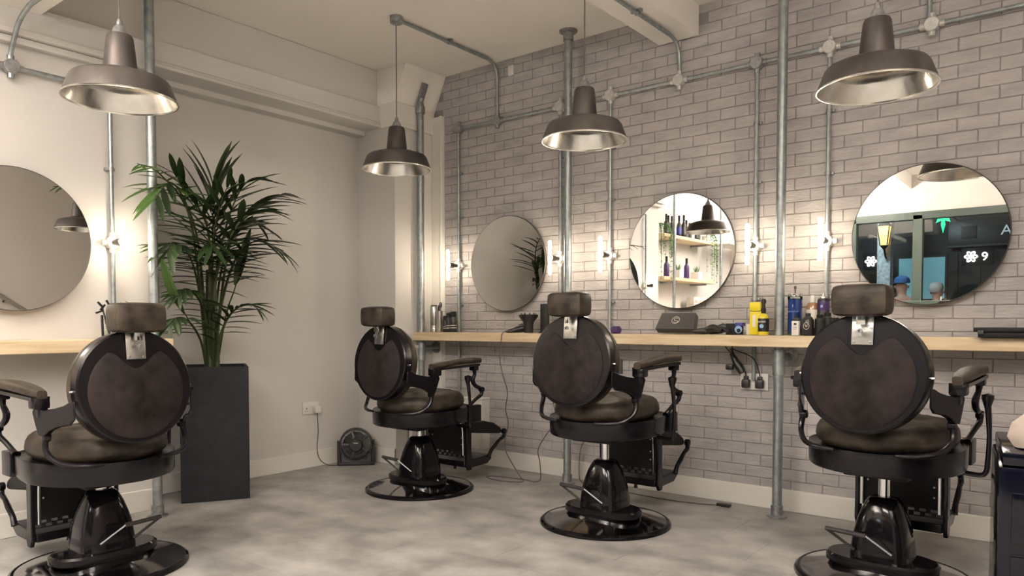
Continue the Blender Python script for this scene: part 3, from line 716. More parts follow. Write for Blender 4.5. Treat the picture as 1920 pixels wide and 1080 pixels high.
# ------------------------------------------------------------------ palm in planter
pm = thing('potted_palm', 'tall kentia palm in a square charcoal planter against the left wall', 'potted plant', (.250, -1.613, 0), yaw)
S = .172; HP = .722; ROT = math.radians(60.4) - yaw
def potf(bm):
    def sq(s, z): return [Matrix.Rotation(ROT, 3, 'Z') @ V(a * s, b_ * s, z) for a, b_ in ((-1, -1), (1, -1), (1, 1), (-1, 1))]
    rings(bm, [sq(S, 0.001), sq(S + .001, HP), sq(S - .016, HP), sq(S - .018, HP - .06)], cap1=True)
part('planter', M['pot'], pm, potf, smooth=False, bevel=.003)
part('soil', M['soil'], pm, lambda bm: lathe(bm, [(.001, HP - .035), (.08, HP - .035), (.14, HP - .045)], n=24))
fronds = [
 [(-0.02, 0, 0.68), (-0.01, 0, 1.09), (0.01, -0.02, 1.42), (0.03, -0.05, 1.72)],
 [(-0.04, 0, 0.68), (-0.03, -0.1, 1.15), (0.0, -0.3, 1.52), (-0.01, -0.58, 1.66), (0.02, -0.85, 1.65)],
 [(0.01, 0, 0.68), (0.01, 0.05, 1.15), (0.09, 0.1, 1.49), (0.23, 0.12, 1.63), (0.38, 0.1, 1.69)],
 [(0.0, 0, 0.68), (0.06, -0.05, 1.03), (0.16, -0.1, 1.29), (0.29, -0.15, 1.39), (0.44, -0.15, 1.34)],
 [(-0.04, 0, 0.68), (-0.05, -0.05, 1.09), (-0.04, -0.2, 1.31), (-0.04, -0.38, 1.36), (-0.04, -0.45, 1.3)],
 [(0.01, 0, 0.68), (0.05, -0.05, 0.86), (0.13, -0.1, 1.0), (0.23, -0.12, 1.06), (0.29, -0.12, 1.03)],
 [(-0.04, 0, 0.68), (-0.03, -0.1, 0.86), (-0.02, -0.28, 0.97), (-0.03, -0.4, 0.98), (-0.04, -0.45, 0.94)],
 [(-0.02, 0, 0.68), (-0.03, -0.05, 1.09), (-0.03, -0.15, 1.46), (-0.03, -0.4, 1.65), (-0.03, -0.6, 1.53)],
 [(0.0, 0, 0.68), (0.05, -0.1, 1.15), (0.16, -0.2, 1.48), (0.27, -0.25, 1.67), (0.37, -0.25, 1.7)],
 [(-0.01, 0, 0.68), (0.04, -0.1, 1.15), (0.07, -0.25, 1.47), (0.01, -0.35, 1.62), (-0.02, -0.42, 1.71)],
 [(-0.01, 0, 0.68), (0.1, -0.2, 1.2), (0.24, -0.3, 1.44), (0.33, -0.3, 1.52), (0.43, -0.3, 1.53)],
 [(-0.02, 0, 0.68), (0.0, -0.1, 0.97), (-0.0, -0.2, 1.09), (-0.0, -0.35, 1.13), (-0.01, -0.42, 1.08)],
 [(-0.01, 0, 0.68), (0.04, -0.15, 1.09), (0.13, -0.3, 1.41), (0.2, -0.38, 1.56), (0.25, -0.4, 1.65)],
 [(0.0, 0, 0.68), (0.03, .04, 1.10), (0.07, .08, 1.40), (0.16, .10, 1.52), (0.27, .08, 1.50)],
 [(-0.01, 0, 0.68), (0.03, -.10, 1.05), (0.07, -.22, 1.28), (0.12, -.34, 1.37), (0.17, -.42, 1.33)],
]
def leafmesh(droop, fold, wv):
    bm = bmesh.new(); n = 6; L_ = []; Cc = []; R_ = []
    for i in range(n + 1):
        q = i / n; wd = wv * (math.sin(PI * min(1, q * .86 + .10)) ** .8) if q < 1 else 0.001
        z = -droop * q * q
        L_.append(bm.verts.new((-wd, q, z + fold * wd))); Cc.append(bm.verts.new((0, q, z))); R_.append(bm.verts.new((wd, q, z + fold * wd)))
    for i in range(n):
        bm.faces.new((L_[i], Cc[i], Cc[i + 1], L_[i + 1])); bm.faces.new((Cc[i], R_[i], R_[i + 1], Cc[i + 1]))
    me = bpy.data.meshes.new('leaflet'); bm.to_mesh(me); bm.free(); me.polygons.foreach_set('use_smooth', [True] * len(me.polygons)); return me
leafs = [leafmesh(d, .45, wv) for d, wv in ((.08, .060), (.18, .056), (.30, .060))]
for me in leafs: me.materials.append(M['leaf'])
leafsb = [me.copy() for me in leafs]
for me in leafsb: me.materials.clear(); me.materials.append(M['leafbr'])
rp = random.Random(3)
PMW = Matrix.Translation(V(.250, -1.613, 0)) @ Matrix.Rotation(yaw, 4, 'Z')
def clear_of_wall(p, d, ln):
    """shorten a leaflet that would run into the wall or pier"""
    for _ in range(8):
        ok = True
        for q in (.5, 1.0):
            wp = PMW @ (p + d * ln * q)
            if wp.x < .035 or (wp.y < YP1 + .02 and wp.x < XP + .03): ok = False
        if ok: return ln
        ln *= .8
    return 0
for fi, fr in enumerate(fronds):
    P = smooth_path(fr, 8); r0 = .010 if fi % 2 else .008
    fo = part('frond', M['stem'], pm, lambda bm: tube(bm, P, [r0, r0 * .8, r0 * .6, .0035, .0018], 7))
    L = [0]
    for i in range(1, len(P)): L.append(L[-1] + (P[i] - P[i - 1]).length)
    tot = L[-1]; bright = fi in (1, 7)
    start = .50 if fi not in (5, 6, 11) else .42
    if fi == 0: start = .62
    nl = 10
    blade = tot * (1 - start)
    for j in range(nl):
        for side in (-1, 1):
            q = start + (1 - start) * (j + .3 + (0.25 if side > 0 else 0)) / nl; q = min(q, .995)
            s_ = q * tot; k = max(i for i in range(len(L)) if L[i] <= s_); k = min(k, len(P) - 2)
            tt = (s_ - L[k]) / (L[k + 1] - L[k]); p = P[k].lerp(P[k + 1], tt); tg = (P[k + 1] - P[k]).normalized()
            sd = tg.cross(V(0, 0, 1))
            if sd.length < .3: sd = V(1, 0.2, 0)
            sd.normalize()
            if fi == 0: sd = V(1, .15, 0)
            qq = (q - start) / (1 - start)
            ang = math.radians(62 - 40 * qq) if fi else math.radians(42 - 30 * qq)
            d = tg * math.cos(ang) + sd * side * math.sin(ang) + V(0, 0, (.05 if fi == 0 else -.22) + rp.uniform(-.15, .12)) + V(rp.uniform(-.1, .1), rp.uniform(-.1, .1), 0)
            d.normalize()
            ln = (.25 * (math.sin(PI * (.22 + .70 * qq)) ** .6) + .02) * rp.uniform(.85, 1.12) * (1.0 if blade > .45 else .72)
            if fi == 1: ln *= .75 - .3 * qq
            if fi == 0: ln = .30 * rp.uniform(.85, 1.1)
            ln = clear_of_wall(p, d, ln)
            if ln < .04: continue
            nrm = (V(0, 0, 1) - d * d.z).normalized() if abs(d.z) < .95 else sd
            nrm = (nrm + sd * side * -.35).normalized(); nrm = (nrm - d * nrm.dot(d)).normalized()
            xx = d.cross(nrm).normalized()
            mt = Matrix((( xx.x, d.x, nrm.x, p.x), (xx.y, d.y, nrm.y, p.y), (xx.z, d.z, nrm.z, p.z), (0, 0, 0, 1)))
            me = rp.choice((leafsb if bright and side > 0 or bright and fi == 1 else leafs)[:3 if qq < .6 else 2])
            wf = rp.uniform(1.1, 1.35) * (1.35 if fi == 0 else 1) * (.23 / max(ln, .12)) ** .5
            lo = bpy.data.objects.new('leaflet', me); C.objects.link(lo); lo.parent = fo
            lo.matrix_local = mt @ Matrix.Diagonal((ln * wf, ln, ln, 1))
# two undivided broad leaves
def broad(pts, wmax, m):
    P = smooth_path(pts, 6); fo = part('frond', M['stem'], pm, lambda bm: tube(bm, P, [.006, .004, .003, .002], 6))
    def f(bm):
        h = int(len(P) * .52); Q = P[h:]; A = []; B = []; Cn = []
        for i, p in enumerate(Q):
            t = (Q[min(i + 1, len(Q) - 1)] - Q[max(i - 1, 0)]).normalized(); sd = t.cross(V(.25, 1, 0)).normalized()
            wq = wmax * math.sin(PI * min(1, (i / (len(Q) - 1)) * .93 + .05)) ** .8
            A.append(bm.verts.new(p - sd * wq + V(0, -.012, 0))); Cn.append(bm.verts.new(p)); B.append(bm.verts.new(p + sd * wq + V(0, -.012, 0)))
        for i in range(len(Q) - 1):
            bm.faces.new((A[i], Cn[i], Cn[i + 1], A[i + 1])); bm.faces.new((Cn[i], B[i], B[i + 1], Cn[i + 1]))
    part('leaflet', m, fo, f)
broad([(-0.04, 0, 0.68), (-0.03, -0.1, 0.86), (-0.02, -0.28, 0.98), (-0.03, -0.42, 1.12), (-0.04, -0.5, 1.27)], .030, M['leafbr'])
broad([(0.01, 0, 0.68), (0.09, -0.05, 1.0), (0.15, -0.08, 1.14), (0.19, -0.1, 1.26), (0.25, -0.1, 1.46)], .028, M['leaf'])
part('stem', M['stem'], pm, lambda bm: [tube(bm, [(x, y_, .675), (x * .9, y_, .95), (x * .8, y_ - .01, 1.25)], [.016, .013, .006], 8) for x, y_ in ((-.035, 0), (.0, .02), (.022, -.01), (-.012, -.025))])

# ------------------------------------------------------------------ fan
fn = thing('floor_fan', 'black round floor fan on the floor by the left wall', 'fan', (.155, -.535, 0), math.radians(49))
def cradle(bm):
    box(bm, V(0, .0, .012), (.245, .120, .022), bev=.005)
    prism(bm, [(-.124, .004), (-.100, .004), (-.100, .070), (-.106, .150), (-.124, .165)], -.035, .035, 'XZ')
    prism(bm, [(.124, .004), (.100, .004), (.100, .070), (.106, .150), (.124, .165)], -.035, .035, 'XZ')
part('stand', M['blackpl'], fn, cradle, bevel=.003)
part('housing', M['blackpl'], fn, lambda bm: lathe(bm, [(.104, .045), (.112, .030), (.113, -.040), (.108, -.052), (.100, -.052), (.098, -.040), (.098, .040)], c=V(0, 0, .135), n=48, axis='Y'))
def grille(bm):
    c = V(0, -.050, .135)
    for r in (.030, .050, .070, .088):
        pts = [c + V(r * math.cos(a), 0, r * math.sin(a)) for a in [2 * PI * i / 36 for i in range(37)]]
        tube(bm, pts, .0016, 5)
    for i in range(24):
        a = 2 * PI * i / 24; b2 = a + .35
        tube(bm, [c + V(.028 * math.cos(a), 0, .028 * math.sin(a)), c + V(.1 * math.cos(b2), 0, .1 * math.sin(b2))], .0013, 5)
part('grille', M['greypl'], fn, grille)
def blades(bm):
    for i in range(5):
        a = 2 * PI * i / 5; rr = []
        for r_ in (.025, .05, .075, .090):
            w0 = .35 + .25 * r_ / .09
            A = a - w0; B = a + w0
            rr.append([V(r_ * math.cos(A), -.012, .135 + r_ * math.sin(A)), V(r_ * math.cos(a), -.004, .135 + r_ * math.sin(a)), V(r_ * math.cos(B), .012, .135 + r_ * math.sin(B))])
        rings(bm, rr, closed=False, cap0=False, cap1=False)
part('fan_blades', M['greypl'], fn, blades)
part('hub', M['blackpl'], fn, lambda bm: lathe(bm, [(.001, -.058), (.038, -.056), (.044, -.050), (.044, .02), (.001, .02)], c=V(0, 0, .135), n=28, axis='Y'))
part('badge', M['silver'], fn, bxs(span(-.016, .016, -.0605, -.057, .148, .154, .001)))
part('front_lip', M['greypl'], fn, lambda bm: prism(bm, [(-.098, .022), (.098, .022), (.094, .085), (.070, .046), (.03, .030), (-.03, .030), (-.070, .046), (-.094, .085)], -.052, -.044, 'XZ'))

# wall sockets
sk = thing('wall_socket', 'white double wall socket low on the left wall', 'socket', (0, -.793, .395), PI / 2)
part('faceplate', M['whitepl'], sk, bxs(span(-.062, .062, -.011, -.001, -.040, .040, .003)))
part('switch', M['whitepl'], sk, bxs(span(-.012, -.002, -.015, -.010, .006, .026, .001), span(.002, .012, -.015, -.010, .006, .026, .001)))
part('pin_hole', M['blackmat'], sk, bxs(span(-.037, -.032, -.0118, -.010, -.008, .004), span(-.046, -.040, -.0118, -.010, -.022, -.018), span(-.029, -.023, -.0118, -.010, -.022, -.018)))
pg = thing('power_plug', 'white plug with grey cord to the fan in the left wall socket', 'plug', (0.0165, -.762, .385), PI / 2)
part('plug_body', M['whitepl'], pg, bxs(span(-.022, .022, -.034, -.002, -.022, .022, .006)))
def f(bm): tube(bm, [(.0, -.02, -.02), (0, -.022, -.06), (.004, -.022, -.15), (-.004, -.020, -.26), (.01, -.026, -.33), (.045, -.06, -.372), (.11, -.085, -.381), (.20, -.09, -.381)], .0028, 8, k=5)
part('cord', M['greypl'], pg, f)
s2 = thing('wall_socket', 'white double wall socket under the worktop holding two black plugs', 'socket', (2.70, 0, .652), 0)
part('faceplate', M['whitepl'], s2, bxs(span(-.073, .073, -.018, -.006, -.043, .043, .003)))
for x, lb in ((-.036, 'left black plug in the socket under the worktop'), (.036, 'right black plug in the socket under the worktop')):
    q = thing('power_plug', lb, 'plug', (2.70 + x, -.0185, .648), 0)
    part('plug_body', M['blackpl'], q, lambda bm: (box(bm, V(0, -.018, -.006), (.042, .034, .046), bev=.010), box(bm, V(0, -.016, .022), (.024, .022, .022), bev=.006)))
    part('cord', M['blackpl'], q, lambda bm: tube(bm, [(0, -.016, .028), (-.006, -.016, .06), (-.035, -.028, .11 if x < 0 else .13), (-.075 if x < 0 else -.14, -.05, .175)], .0028, 7, k=4))
hc = thing('hair_clipper', 'black hair clipper hanging by its cord below the worktop', 'clipper', (2.625, -.075, 0), 0)
part('body', M['blackpl'], hc, lambda bm: (tube(bm, [(-.025, 0, .80), (-.012, 0, .775), (.012, 0, .735), (.035, 0, .70)], [.010, .015, .021, .018], 12, k=3), box(bm, V(-.035, .005, .727), (.04, .03, .03), bev=.009)))
part('cord', M['blackpl'], hc, lambda bm: (tube(bm, [(-.025, 0, .80), (-.045, -.01, .822), (-.055, -.01, .838)], .0028, 7, k=3), tube(bm, [(-.012, 0, .79), (-.016, -.01, .82), (-.018, -.01, .838)], .0028, 7, k=3), tube(bm, [(.0, .0, .77), (.03, .005, .745), (.045, .005, .71)], .0035, 7, k=3)))
s3 = thing('wall_socket', 'black plug in a wall socket beside the middle chair back', 'socket', (1.885, 0, .700), 0)
part('faceplate', M['greypl'], s3, bxs(span(-.030, .030, -.018, -.006, -.040, .040, .003)))
part('plug_body', M['blackpl'], s3, bxs(span(-.020, .012, -.045, -.018, -.030, .012, .006)))

# ------------------------------------------------------------------ items on the brick-wall worktop
WZ = .896
def item(name, label, cat, x, y=-.14, rz=0, group=None, z=WZ): return thing(name, label, cat, (x, y, z), rz, group)
def cyl(name, m, parent, prof, n=24, c=V(0, 0, 0), **k): return part(name, M[m], parent, lambda bm: lathe(bm, prof, c=c, n=n, cap=True), **k)
t = item('metal_canister', 'tall silver ribbed canister at the corner end of the worktop', 'canister', .492, -.12)
cyl('body', 'silver', t, [(.026, .001), (.027, .004), (.027, .030), (.0262, .032), (.027, .034), (.027, .042), (.0262, .044), (.027, .046), (.027, .170), (.025, .176), (.018, .178)])
cyl('lid', 'greypl', t, [(.022, .177), (.022, .184), (.018, .187)])
t = item('tool_cup', 'silver cup of combs and brushes on the worktop by the corner', 'cup', .553, -.13)
cyl('cup', 'silver', t, [(.020, .001), (.021, .004), (.022, .145), (.020, .145), (.019, .012)])
part('comb', M['blackpl'], t, bxs(span(-.010, .004, -.004, -.001, .02, .185, .001)))
part('brush', M['wire'], t, lambda bm: (tube(bm, [(.006, 0, .02), (.012, 0, .17)], .003, 6), lathe(bm, [(.004, .165), (.010, .175), (.011, .195), (.004, .205)], c=V(.012, 0, 0), n=12)))
part('scissors_handle', M['silver'], t, lambda bm: tube(bm, [(-.002 + .008 * math.cos(a), .008, .165 + .011 * math.sin(a)) for a in [2 * PI * i / 16 for i in range(17)]], .0016, 5))
for x, h, r, lb in ((.600, .112, .019, 'short black bottle with white print in the worktop corner group'), (.633, .132, .021, 'black bottle with pale cap ring between two black bottles on the worktop'), (.682, .140, .023, 'thick black bottle with domed cap next to the first conduit')):
    t = item('product_bottle', lb, 'bottle', x, -.12 if r < .022 else -.13, 0, 'black bottles in the corner')
    cyl('bottle', 'blackpl', t, [(r * .95, .001), (r, .004), (r, h * .70), (r * .9, h * .74)])
    cyl('cap', 'blackmat', t, [(r * .92, h * .74), (r * .93, h * .93), (r * .7, h * .99), (r * .1, h)])
    cyl('label_band', 'cream', t, [(r + .0004, h * .20), (r + .0004, h * .23)]); cyl('label_band', 'cream', t, [(r + .0004, h * .32), (r + .0004, h * .345)])
t = item('hair_dryer', 'black hair dryer with upright diffuser and dangling cord, left of centre on the worktop', 'hair dryer', 1.335, -.155)
def dif(bm): lathe(bm, [(.001, .001), (.026, .001), (.030, .010), (.031, .055), (.036, .070), (.058, .098), (.062, .112), (.060, .114), (.052, .102), (.03, .085), (.001, .082)], n=32)
part('diffuser', M['blackpl'], t, dif)
part('diffuser_finger', M['blackpl'], t, lambda bm: [tube(bm, [(.045 * math.cos(a), .045 * math.sin(a), .09), (.045 * math.cos(a), .045 * math.sin(a), .124)], [.004, .002], 6) for a in [2 * PI * i / 9 for i in range(9)]])
part('body', M['blackpl'], t, lambda bm: tube(bm, [(-.010, .0, .035), (-.06, -.005, .030), (-.12, -.012, .016), (-.165, -.015, .009)], [.030, .026, .016, .007], 16, k=3))
part('handle', M['blackpl'], t, lambda bm: tube(bm, [(-.02, -.01, .035), (-.05, -.045, .022), (-.085, -.075, .012)], [.018, .015, .010], 12, k=3))
def f(bm): tube(bm, [(-.085, -.075, .012), (-.112, -.092, .010), (-.128, -.104, -.01), (-.132, -.106, -.06), (-.142, -.105, -.16), (-.120, -.104, -.26), (-.085, -.103, -.36), (-.100, -.10, -.47), (-.080, -.10, -.56), (-.105, -.10, -.66), (-.085, -.11, -.74), (.02, -.12, -.86), (.07, -.145, -.890), (.00, -.19, -.892), (-.12, -.20, -.892), (-.20, -.165, -.892), (-.16, -.12, -.892), (.02, -.09, -.892), (.10, -.10, -.892), (.13, -.10, -.891), (.16, -.09, -.87), (.14, -.07, -.78), (.12, -.06, -.70), (.18, -.05, -.60), (.235, -.04, -.52), (.20, -.03, -.38), (.17, -.02, -.30), (.30, .05, -.22), (.52, .11, -.20), (.565, .118, -.20)], .0032, 7, k=5)
part('cord', M['wire'], t, f)
t = item('comb_rack', 'tall black perforated comb rack behind the middle headrest', 'rack', 1.435, -.12)
def f(bm):
    box(bm, V(0, 0, .090), (.050, .030, .178), bev=.003)
    box(bm, V(0, 0, .004), (.060, .050, .008), bev=.002)
part('rack_body', M['blackpl'], t, f)
part('comb', M['greypl'], t, lambda bm: [box(bm, V(-.0258, -.004, .03 + i * .022), (.003, .010, .006)) for i in range(7)])
t = item('clip_pot', 'small purple faceted pot right of the middle chair on the worktop', 'pot', 1.955, -.15)
cyl('pot', 'purple', t, [(.024, .001), (.031, .012), (.032, .030), (.022, .042), (.006, .044)], n=7, ang=20)
t = item('branded_box', 'black box leaning on the brick wall with a white ring emblem', 'box', 2.318, -.125)
RB = Matrix.Rotation(math.radians(-32), 3, 'X')
def f(bm):
    rr = []
    for y_ in (-.022, .022): rr.append([RB @ V(a, y_, b_) + V(0, .0, .056) for a, b_ in ((-.112, -.045), (.112, -.045), (.098, .058), (-.098, .058))])
    rings(bm, rr)
part('box_body', M['greypl'], t, f, smooth=False, bevel=.003)
def ringmk(bm):
    tube(bm, [RB @ V(-.004 + .022 * math.cos(a), -.0228, .010 + .022 * math.sin(a)) + V(0, 0, .056) for a in [2 * PI * i / 28 for i in range(29)]], .0011, 5)
    tube(bm, [RB @ V(x, -.0228, z) + V(0, 0, .056) for x, z in ((.010, .020), (-.004, .024), (-.014, .016), (-.008, .008), (.006, .006), (.012, .000), (.002, -.006), (-.014, -.002))], .0013, 5, k=3)
part('emblem', M['cream'], t, ringmk)
t = item('clipper_pile', 'heap of black clippers and guards on the worktop right of the black box', 'clippers', 2.535, -.15)
for i, (x, y_, l, r_, a) in enumerate([(-.055, .0, .11, .018, .2), (.0, -.01, .12, .022, -.35), (.045, .01, .10, .018, .1), (-.02, .02, .10, .021, .5), (.065, -.02, .07, .014, -.6)]):
    def f(bm): tube(bm, [V(x - l / 2 * math.cos(a), y_ - l / 2 * math.sin(a), r_ * .8 + .002), V(x, y_, r_ + .012 * (i % 3)), V(x + l / 2 * math.cos(a), y_ + l / 2 * math.sin(a), r_ * .8 + .002)], [r_ * .6, r_, r_ * .6], 10, k=3)
    part('clipper_body', M['blackpl'], t, f)
t = item('product_carton', 'small dark blue carton with pale round picture beside the yellow bottles', 'carton', 2.650, -.14)
part('carton', M['blackmat'], t, bxs(span(-.048, .030, -.02, .02, .001, .058, .001)))
part('carton_side', M['bluebox'], t, bxs(span(.002, .040, -.022, .018, .045, .062, .001)))
part('picture', M['bluelite'], t, lambda bm: lathe(bm, [(.001, -.0245), (.019, -.0245), (.019, -.021)], c=V(.020, 0, .028), n=20, axis='Y'))
part('motif', M['blackmat'], t, lambda bm: lathe(bm, [(.001, -.0265), (.010, -.0265), (.010, -.024)], c=V(.022, 0, .022), n=14, axis='Y'))
t = item('product_box', 'pale cream small box between the carton and yellow container', 'box', 2.712, -.11)
part('carton', M['cream'], t, bxs(span(-.014, .018, -.02, .02, .001, .055, .001)))
t = item('sanitiser_tub', 'yellow square container standing behind the yellow spray bottle', 'container', 2.752, -.12)
part('tub', M['yellow'], t, bxs(span(-.034, .032, -.022, .022, .001, .118, .006)))
part('lid', M['yellow'], t, bxs(span(-.036, .024, -.024, .024, .119, .165, .009)))
part('label', M['cream'], t, bxs(span(-.018, -.002, -.0235, -.0215, .04, .10)))
t = item('spray_bottle', 'yellow spray bottle with black label and black nozzle beside the post', 'bottle', 2.800, -.172)
cyl('bottle', 'yellowliq', t, [(.024, .001), (.026, .006), (.026, .085), (.020, .098), (.010, .106), (.010, .112)])
cyl('nozzle', 'blackpl', t, [(.011, .108), (.012, .130), (.0085, .134), (.0085, .155), (.012, .158), (.011, .176), (.003, .180)])
part('label', M['blackpl'], t, lambda bm: lathe(bm, [(.0264, .018), (.0266, .019), (.0266, .082), (.0264, .083)], n=24))
text('label_print', 'BARBER', .012, M['cream'], t, (0, -.0268, .066), (PI / 2, 0, 0), .0004)
part('label_badge', M['bluelite'], t, lambda bm: lathe(bm, [(.001, -.0277), (.010, -.0274), (.010, -.024)], c=V(0, 0, .045), n=16, axis='Y'))
t = item('disinfectant_jar', 'tall jar of blue disinfectant with chrome lifting rod beside the post', 'jar', 2.940, -.135)
cyl('base', 'green', t, [(.036, .001), (.036, .008), (.032, .010)])
cyl('liquid', 'blueliq', t, [(.0315, .010), (.033, .014), (.033, .176), (.030, .178)])
part('collar', M['glass'], t, lambda bm: lathe(bm, [(.034, .172), (.0345, .188), (.031, .192)], n=28))
cyl('lid', 'chrome', t, [(.033, .186), (.034, .192), (.034, .200), (.028, .204), (.006, .205)])
cyl('lifting_rod', 'wire', t, [(.0035, .204), (.0035, .224), (.0065, .226), (.006, .238), (.001, .240)], n=12)
text('label_print', 'DISINFECTANT', .0085, M['bluelite'], t, (0, -.0333, .115), (PI / 2, 0, 0), .0004)
text('label_mark', 'I', .018, M['cream'], t, (0, -.0333, .142), (PI / 2, 0, 0), .0004)
t = item('small_bottle', 'small white-labelled bottle with black cap in front of the blue jar', 'bottle', 2.966, -.200)
part('bottle', M['whitepl'], t, bxs(span(-.017, .017, -.012, .012, .001, .070, .002)))
part('cap', M['blackpl'], t, lambda bm: (box(bm, V(0, 0, .077), (.033, .022, .012), bev=.002), lathe(bm, [(.007, .083), (.007, .098), (.002, .100)], n=12)))
part('label_mark', M['blackpl'], t, bxs(span(-.006, .006, -.0128, -.0118, .050, .060), span(-.008, .008, -.0128, -.0118, .038, .040), span(-.007, .007, -.0128, -.0118, .030, .0315)))
t = item('lotion_bottle', 'clear bottle of amber lotion with white pump behind the round black jar', 'bottle', 3.010, -.095)
cyl('bottle', 'amber', t, [(.026, .001), (.028, .006), (.028, .110), (.028, .142), (.020, .156), (.010, .160)])
part('label', M['cream'], t, lambda bm: lathe(bm, [(.0285, .035), (.0285, .125)], n=24))
cyl('pump', 'whitepl', t, [(.013, .158), (.014, .172), (.011, .190), (.004, .194)])
t = item('aftershave_jar', 'black bottle with white crest emblem standing at the worktop front', 'bottle', 3.020, -.195)
cyl('bottle', 'blackpl', t, [(.024, .001), (.026, .005), (.026, .075), (.018, .088), (.012, .092), (.012, .105), (.004, .107)])
part('crest', M['cream'], t, lambda bm: (tube(bm, [(.013 * math.cos(a), -.0262, .046 + .016 * math.sin(a)) for a in [2 * PI * i / 24 for i in range(25)]], .0010, 5), tube(bm, [(-.006, -.0264, .054), (0, -.0266, .040), (.006, -.0264, .054)], .0010, 5), box(bm, V(0, -.0263, .046), (.012, .001, .002))))
t = item('spray_can', 'tall black spray can with purple label behind the black bottles', 'spray can', 3.062, -.100)
cyl('can', 'blackpl', t, [(.026, .001), (.027, .004), (.027, .168), (.022, .178)])
part('label', M['purple'], t, lambda bm: lathe(bm, [(.0273, .120), (.0275, .122), (.0275, .160), (.0273, .162)], n=24))
cyl('cap', 'silver', t, [(.019, .178), (.018, .186), (.007, .190), (.006, .202), (.001, .203)])
part('label_mark', M['bluelite'], t, bxs(span(-.005, .005, -.0283, -.027, .134, .146)))
for i, (x, y_, h, lb) in enumerate([(3.072, -.190, .098, 'squat black bottle left of the right headrest'), (3.100, -.165, .106, 'black bottle with flat cap half hidden by the right chair')]):
    t = item('product_bottle', lb, 'bottle', x, y_, 0, 'black bottles by the right chair')
    cyl('bottle', 'blackpl', t, [(.021, .001), (.022, .004), (.022, h * .8), (.014, h * .86)])
    cyl('cap', 'blackmat', t, [(.014, h * .86), (.014, h), (.011, h + .002)])
t = item('scissor_stand', 'thin silver combs and scissors upright in a dark cup beside the right conduit', 'cup', 3.112, -.095)
cyl('cup', 'blackpl', t, [(.018, .001), (.019, .004), (.020, .085), (.018, .085), (.017, .01)])
part('comb', M['silver'], t, lambda bm: [box(bm, V(dx, dy, .10), (.006, .0015, .12 + k * .02)) for dx, dy, k in ((-.008, 0, 1), (.003, .006, 2), (.010, -.004, 0))])
t = item('equipment_case', 'flat black case overhanging the worktop edge at far right', 'case', 3.94, -.20)
part('base', M['blackmat'], t, bxs(span(-.225, .235, -.085, .12, .001, .022, .003)))
part('lid', M['blackmat'], t, bxs(span(-.240, .245, -.095, .13, .023, .041, .003)))
part('hinge', M['greypl'], t, bxs(span(-.225, -.205, -.098, -.094, .014, .030, .001)))

# items on left shelf
t = thing('tool_holder', 'cup of black combs and clips on the left shelf behind the headrest', 'cup', (.44, -2.245, .883))
cyl('cup', 'glass', t, [(.034, .001), (.035, .006), (.038, .110), (.036, .110), (.033, .012)])
part('comb', M['blackpl'], t, lambda bm: [box(bm, V(dx, dy, .085), (.012, .003, .15), rot=Matrix.Rotation(a, 3, 'X').to_euler()) for dx, dy, a in ((0, -.018, .22), (.008, .0, -.10), (-.006, .018, -.30))])
part('clip', M['blackpl'], t, lambda bm: [box(bm, V(.0, dy, z), (.008, .008, .034), rot=Matrix.Rotation(a, 3, 'X').to_euler()) for dy, z, a in ((-.040, .158, .7), (-.030, .146, -.7), (-.005, .165, .5), (-.045, .125, -1.2))])
t = thing('hair_clipper', 'dark hair clipper standing in a charging stand on the left shelf', 'clipper', (.44, -2.135, .883))
part('stand', M['blackpl'], t, lambda bm: lathe(bm, [(.035, .001), (.033, .02), (.018, .045), (.016, .10)], n=20, cap=True))
part('body', M['greypl'], t, lambda bm: tube(bm, [(0, -.04, .165), (0, -.005, .152), (0, .035, .138)], [.013, .016, .012], 12, k=3))
part('blade', M['silver'], t, bxs(span(-.012, .012, -.056, -.042, .160, .174, .001)))

# ------------------------------------------------------------------ cart at lower right
t = thing('storage_cart', 'glossy navy-black storage cart cut by the lower right frame edge', 'cart', (3.905, -1.553, 0), yaw - math.radians(31))
part('body', M['navy'], t, bxs(span(.0, .42, 0, .44, .05, .585, .012)))
part('lid', M['navy'], t, bxs(span(.008, .43, -.004, .445, .588, .622, .008)))
part('drawer', M['navy'], t, bxs(span(.03, .39, -.010, -.001, .08, .20, .004), span(.03, .39, -.010, -.001, .23, .36, .004), span(.03, .39, -.010, -.001, .39, .52, .004)))
part('hinge', M['silver'], t, bxs(span(.055, .070, -.006, -.001, .562, .580, .001)))
part('castor', M['rubber'], t, lambda bm: [lathe(bm, [(.001, -.012), (.024, -.012), (.025, 0), (.024, .012), (.001, .012)], c=V(x, y_, .0255), n=16, axis='X') for x in (.06, .36) for y_ in (.06, .40)])
t = thing('tissue_bag', 'crumpled pale tissue bag lying on top of the dark cart', 'bag', (4.07, -1.42, .623), yaw - math.radians(31))
def f(bm):
    rr = []; r5 = random.Random(5)
    for z, k in ((.0, .9), (.02, 1.0), (.06, .92), (.10, .7), (.13, .4), (.14, .15)):
        rr.append([V(.15 * k * math.cos(a) * (1 + r5.uniform(-.08, .08)), .10 * k * math.sin(a) * (1 + r5.uniform(-.12, .12)), z + r5.uniform(-.004, .004) + .004) for a in [2 * PI * i / 18 for i in range(18)]])
    rings(bm, rr)
part('bag', M['paper'], t, f, ang=25)

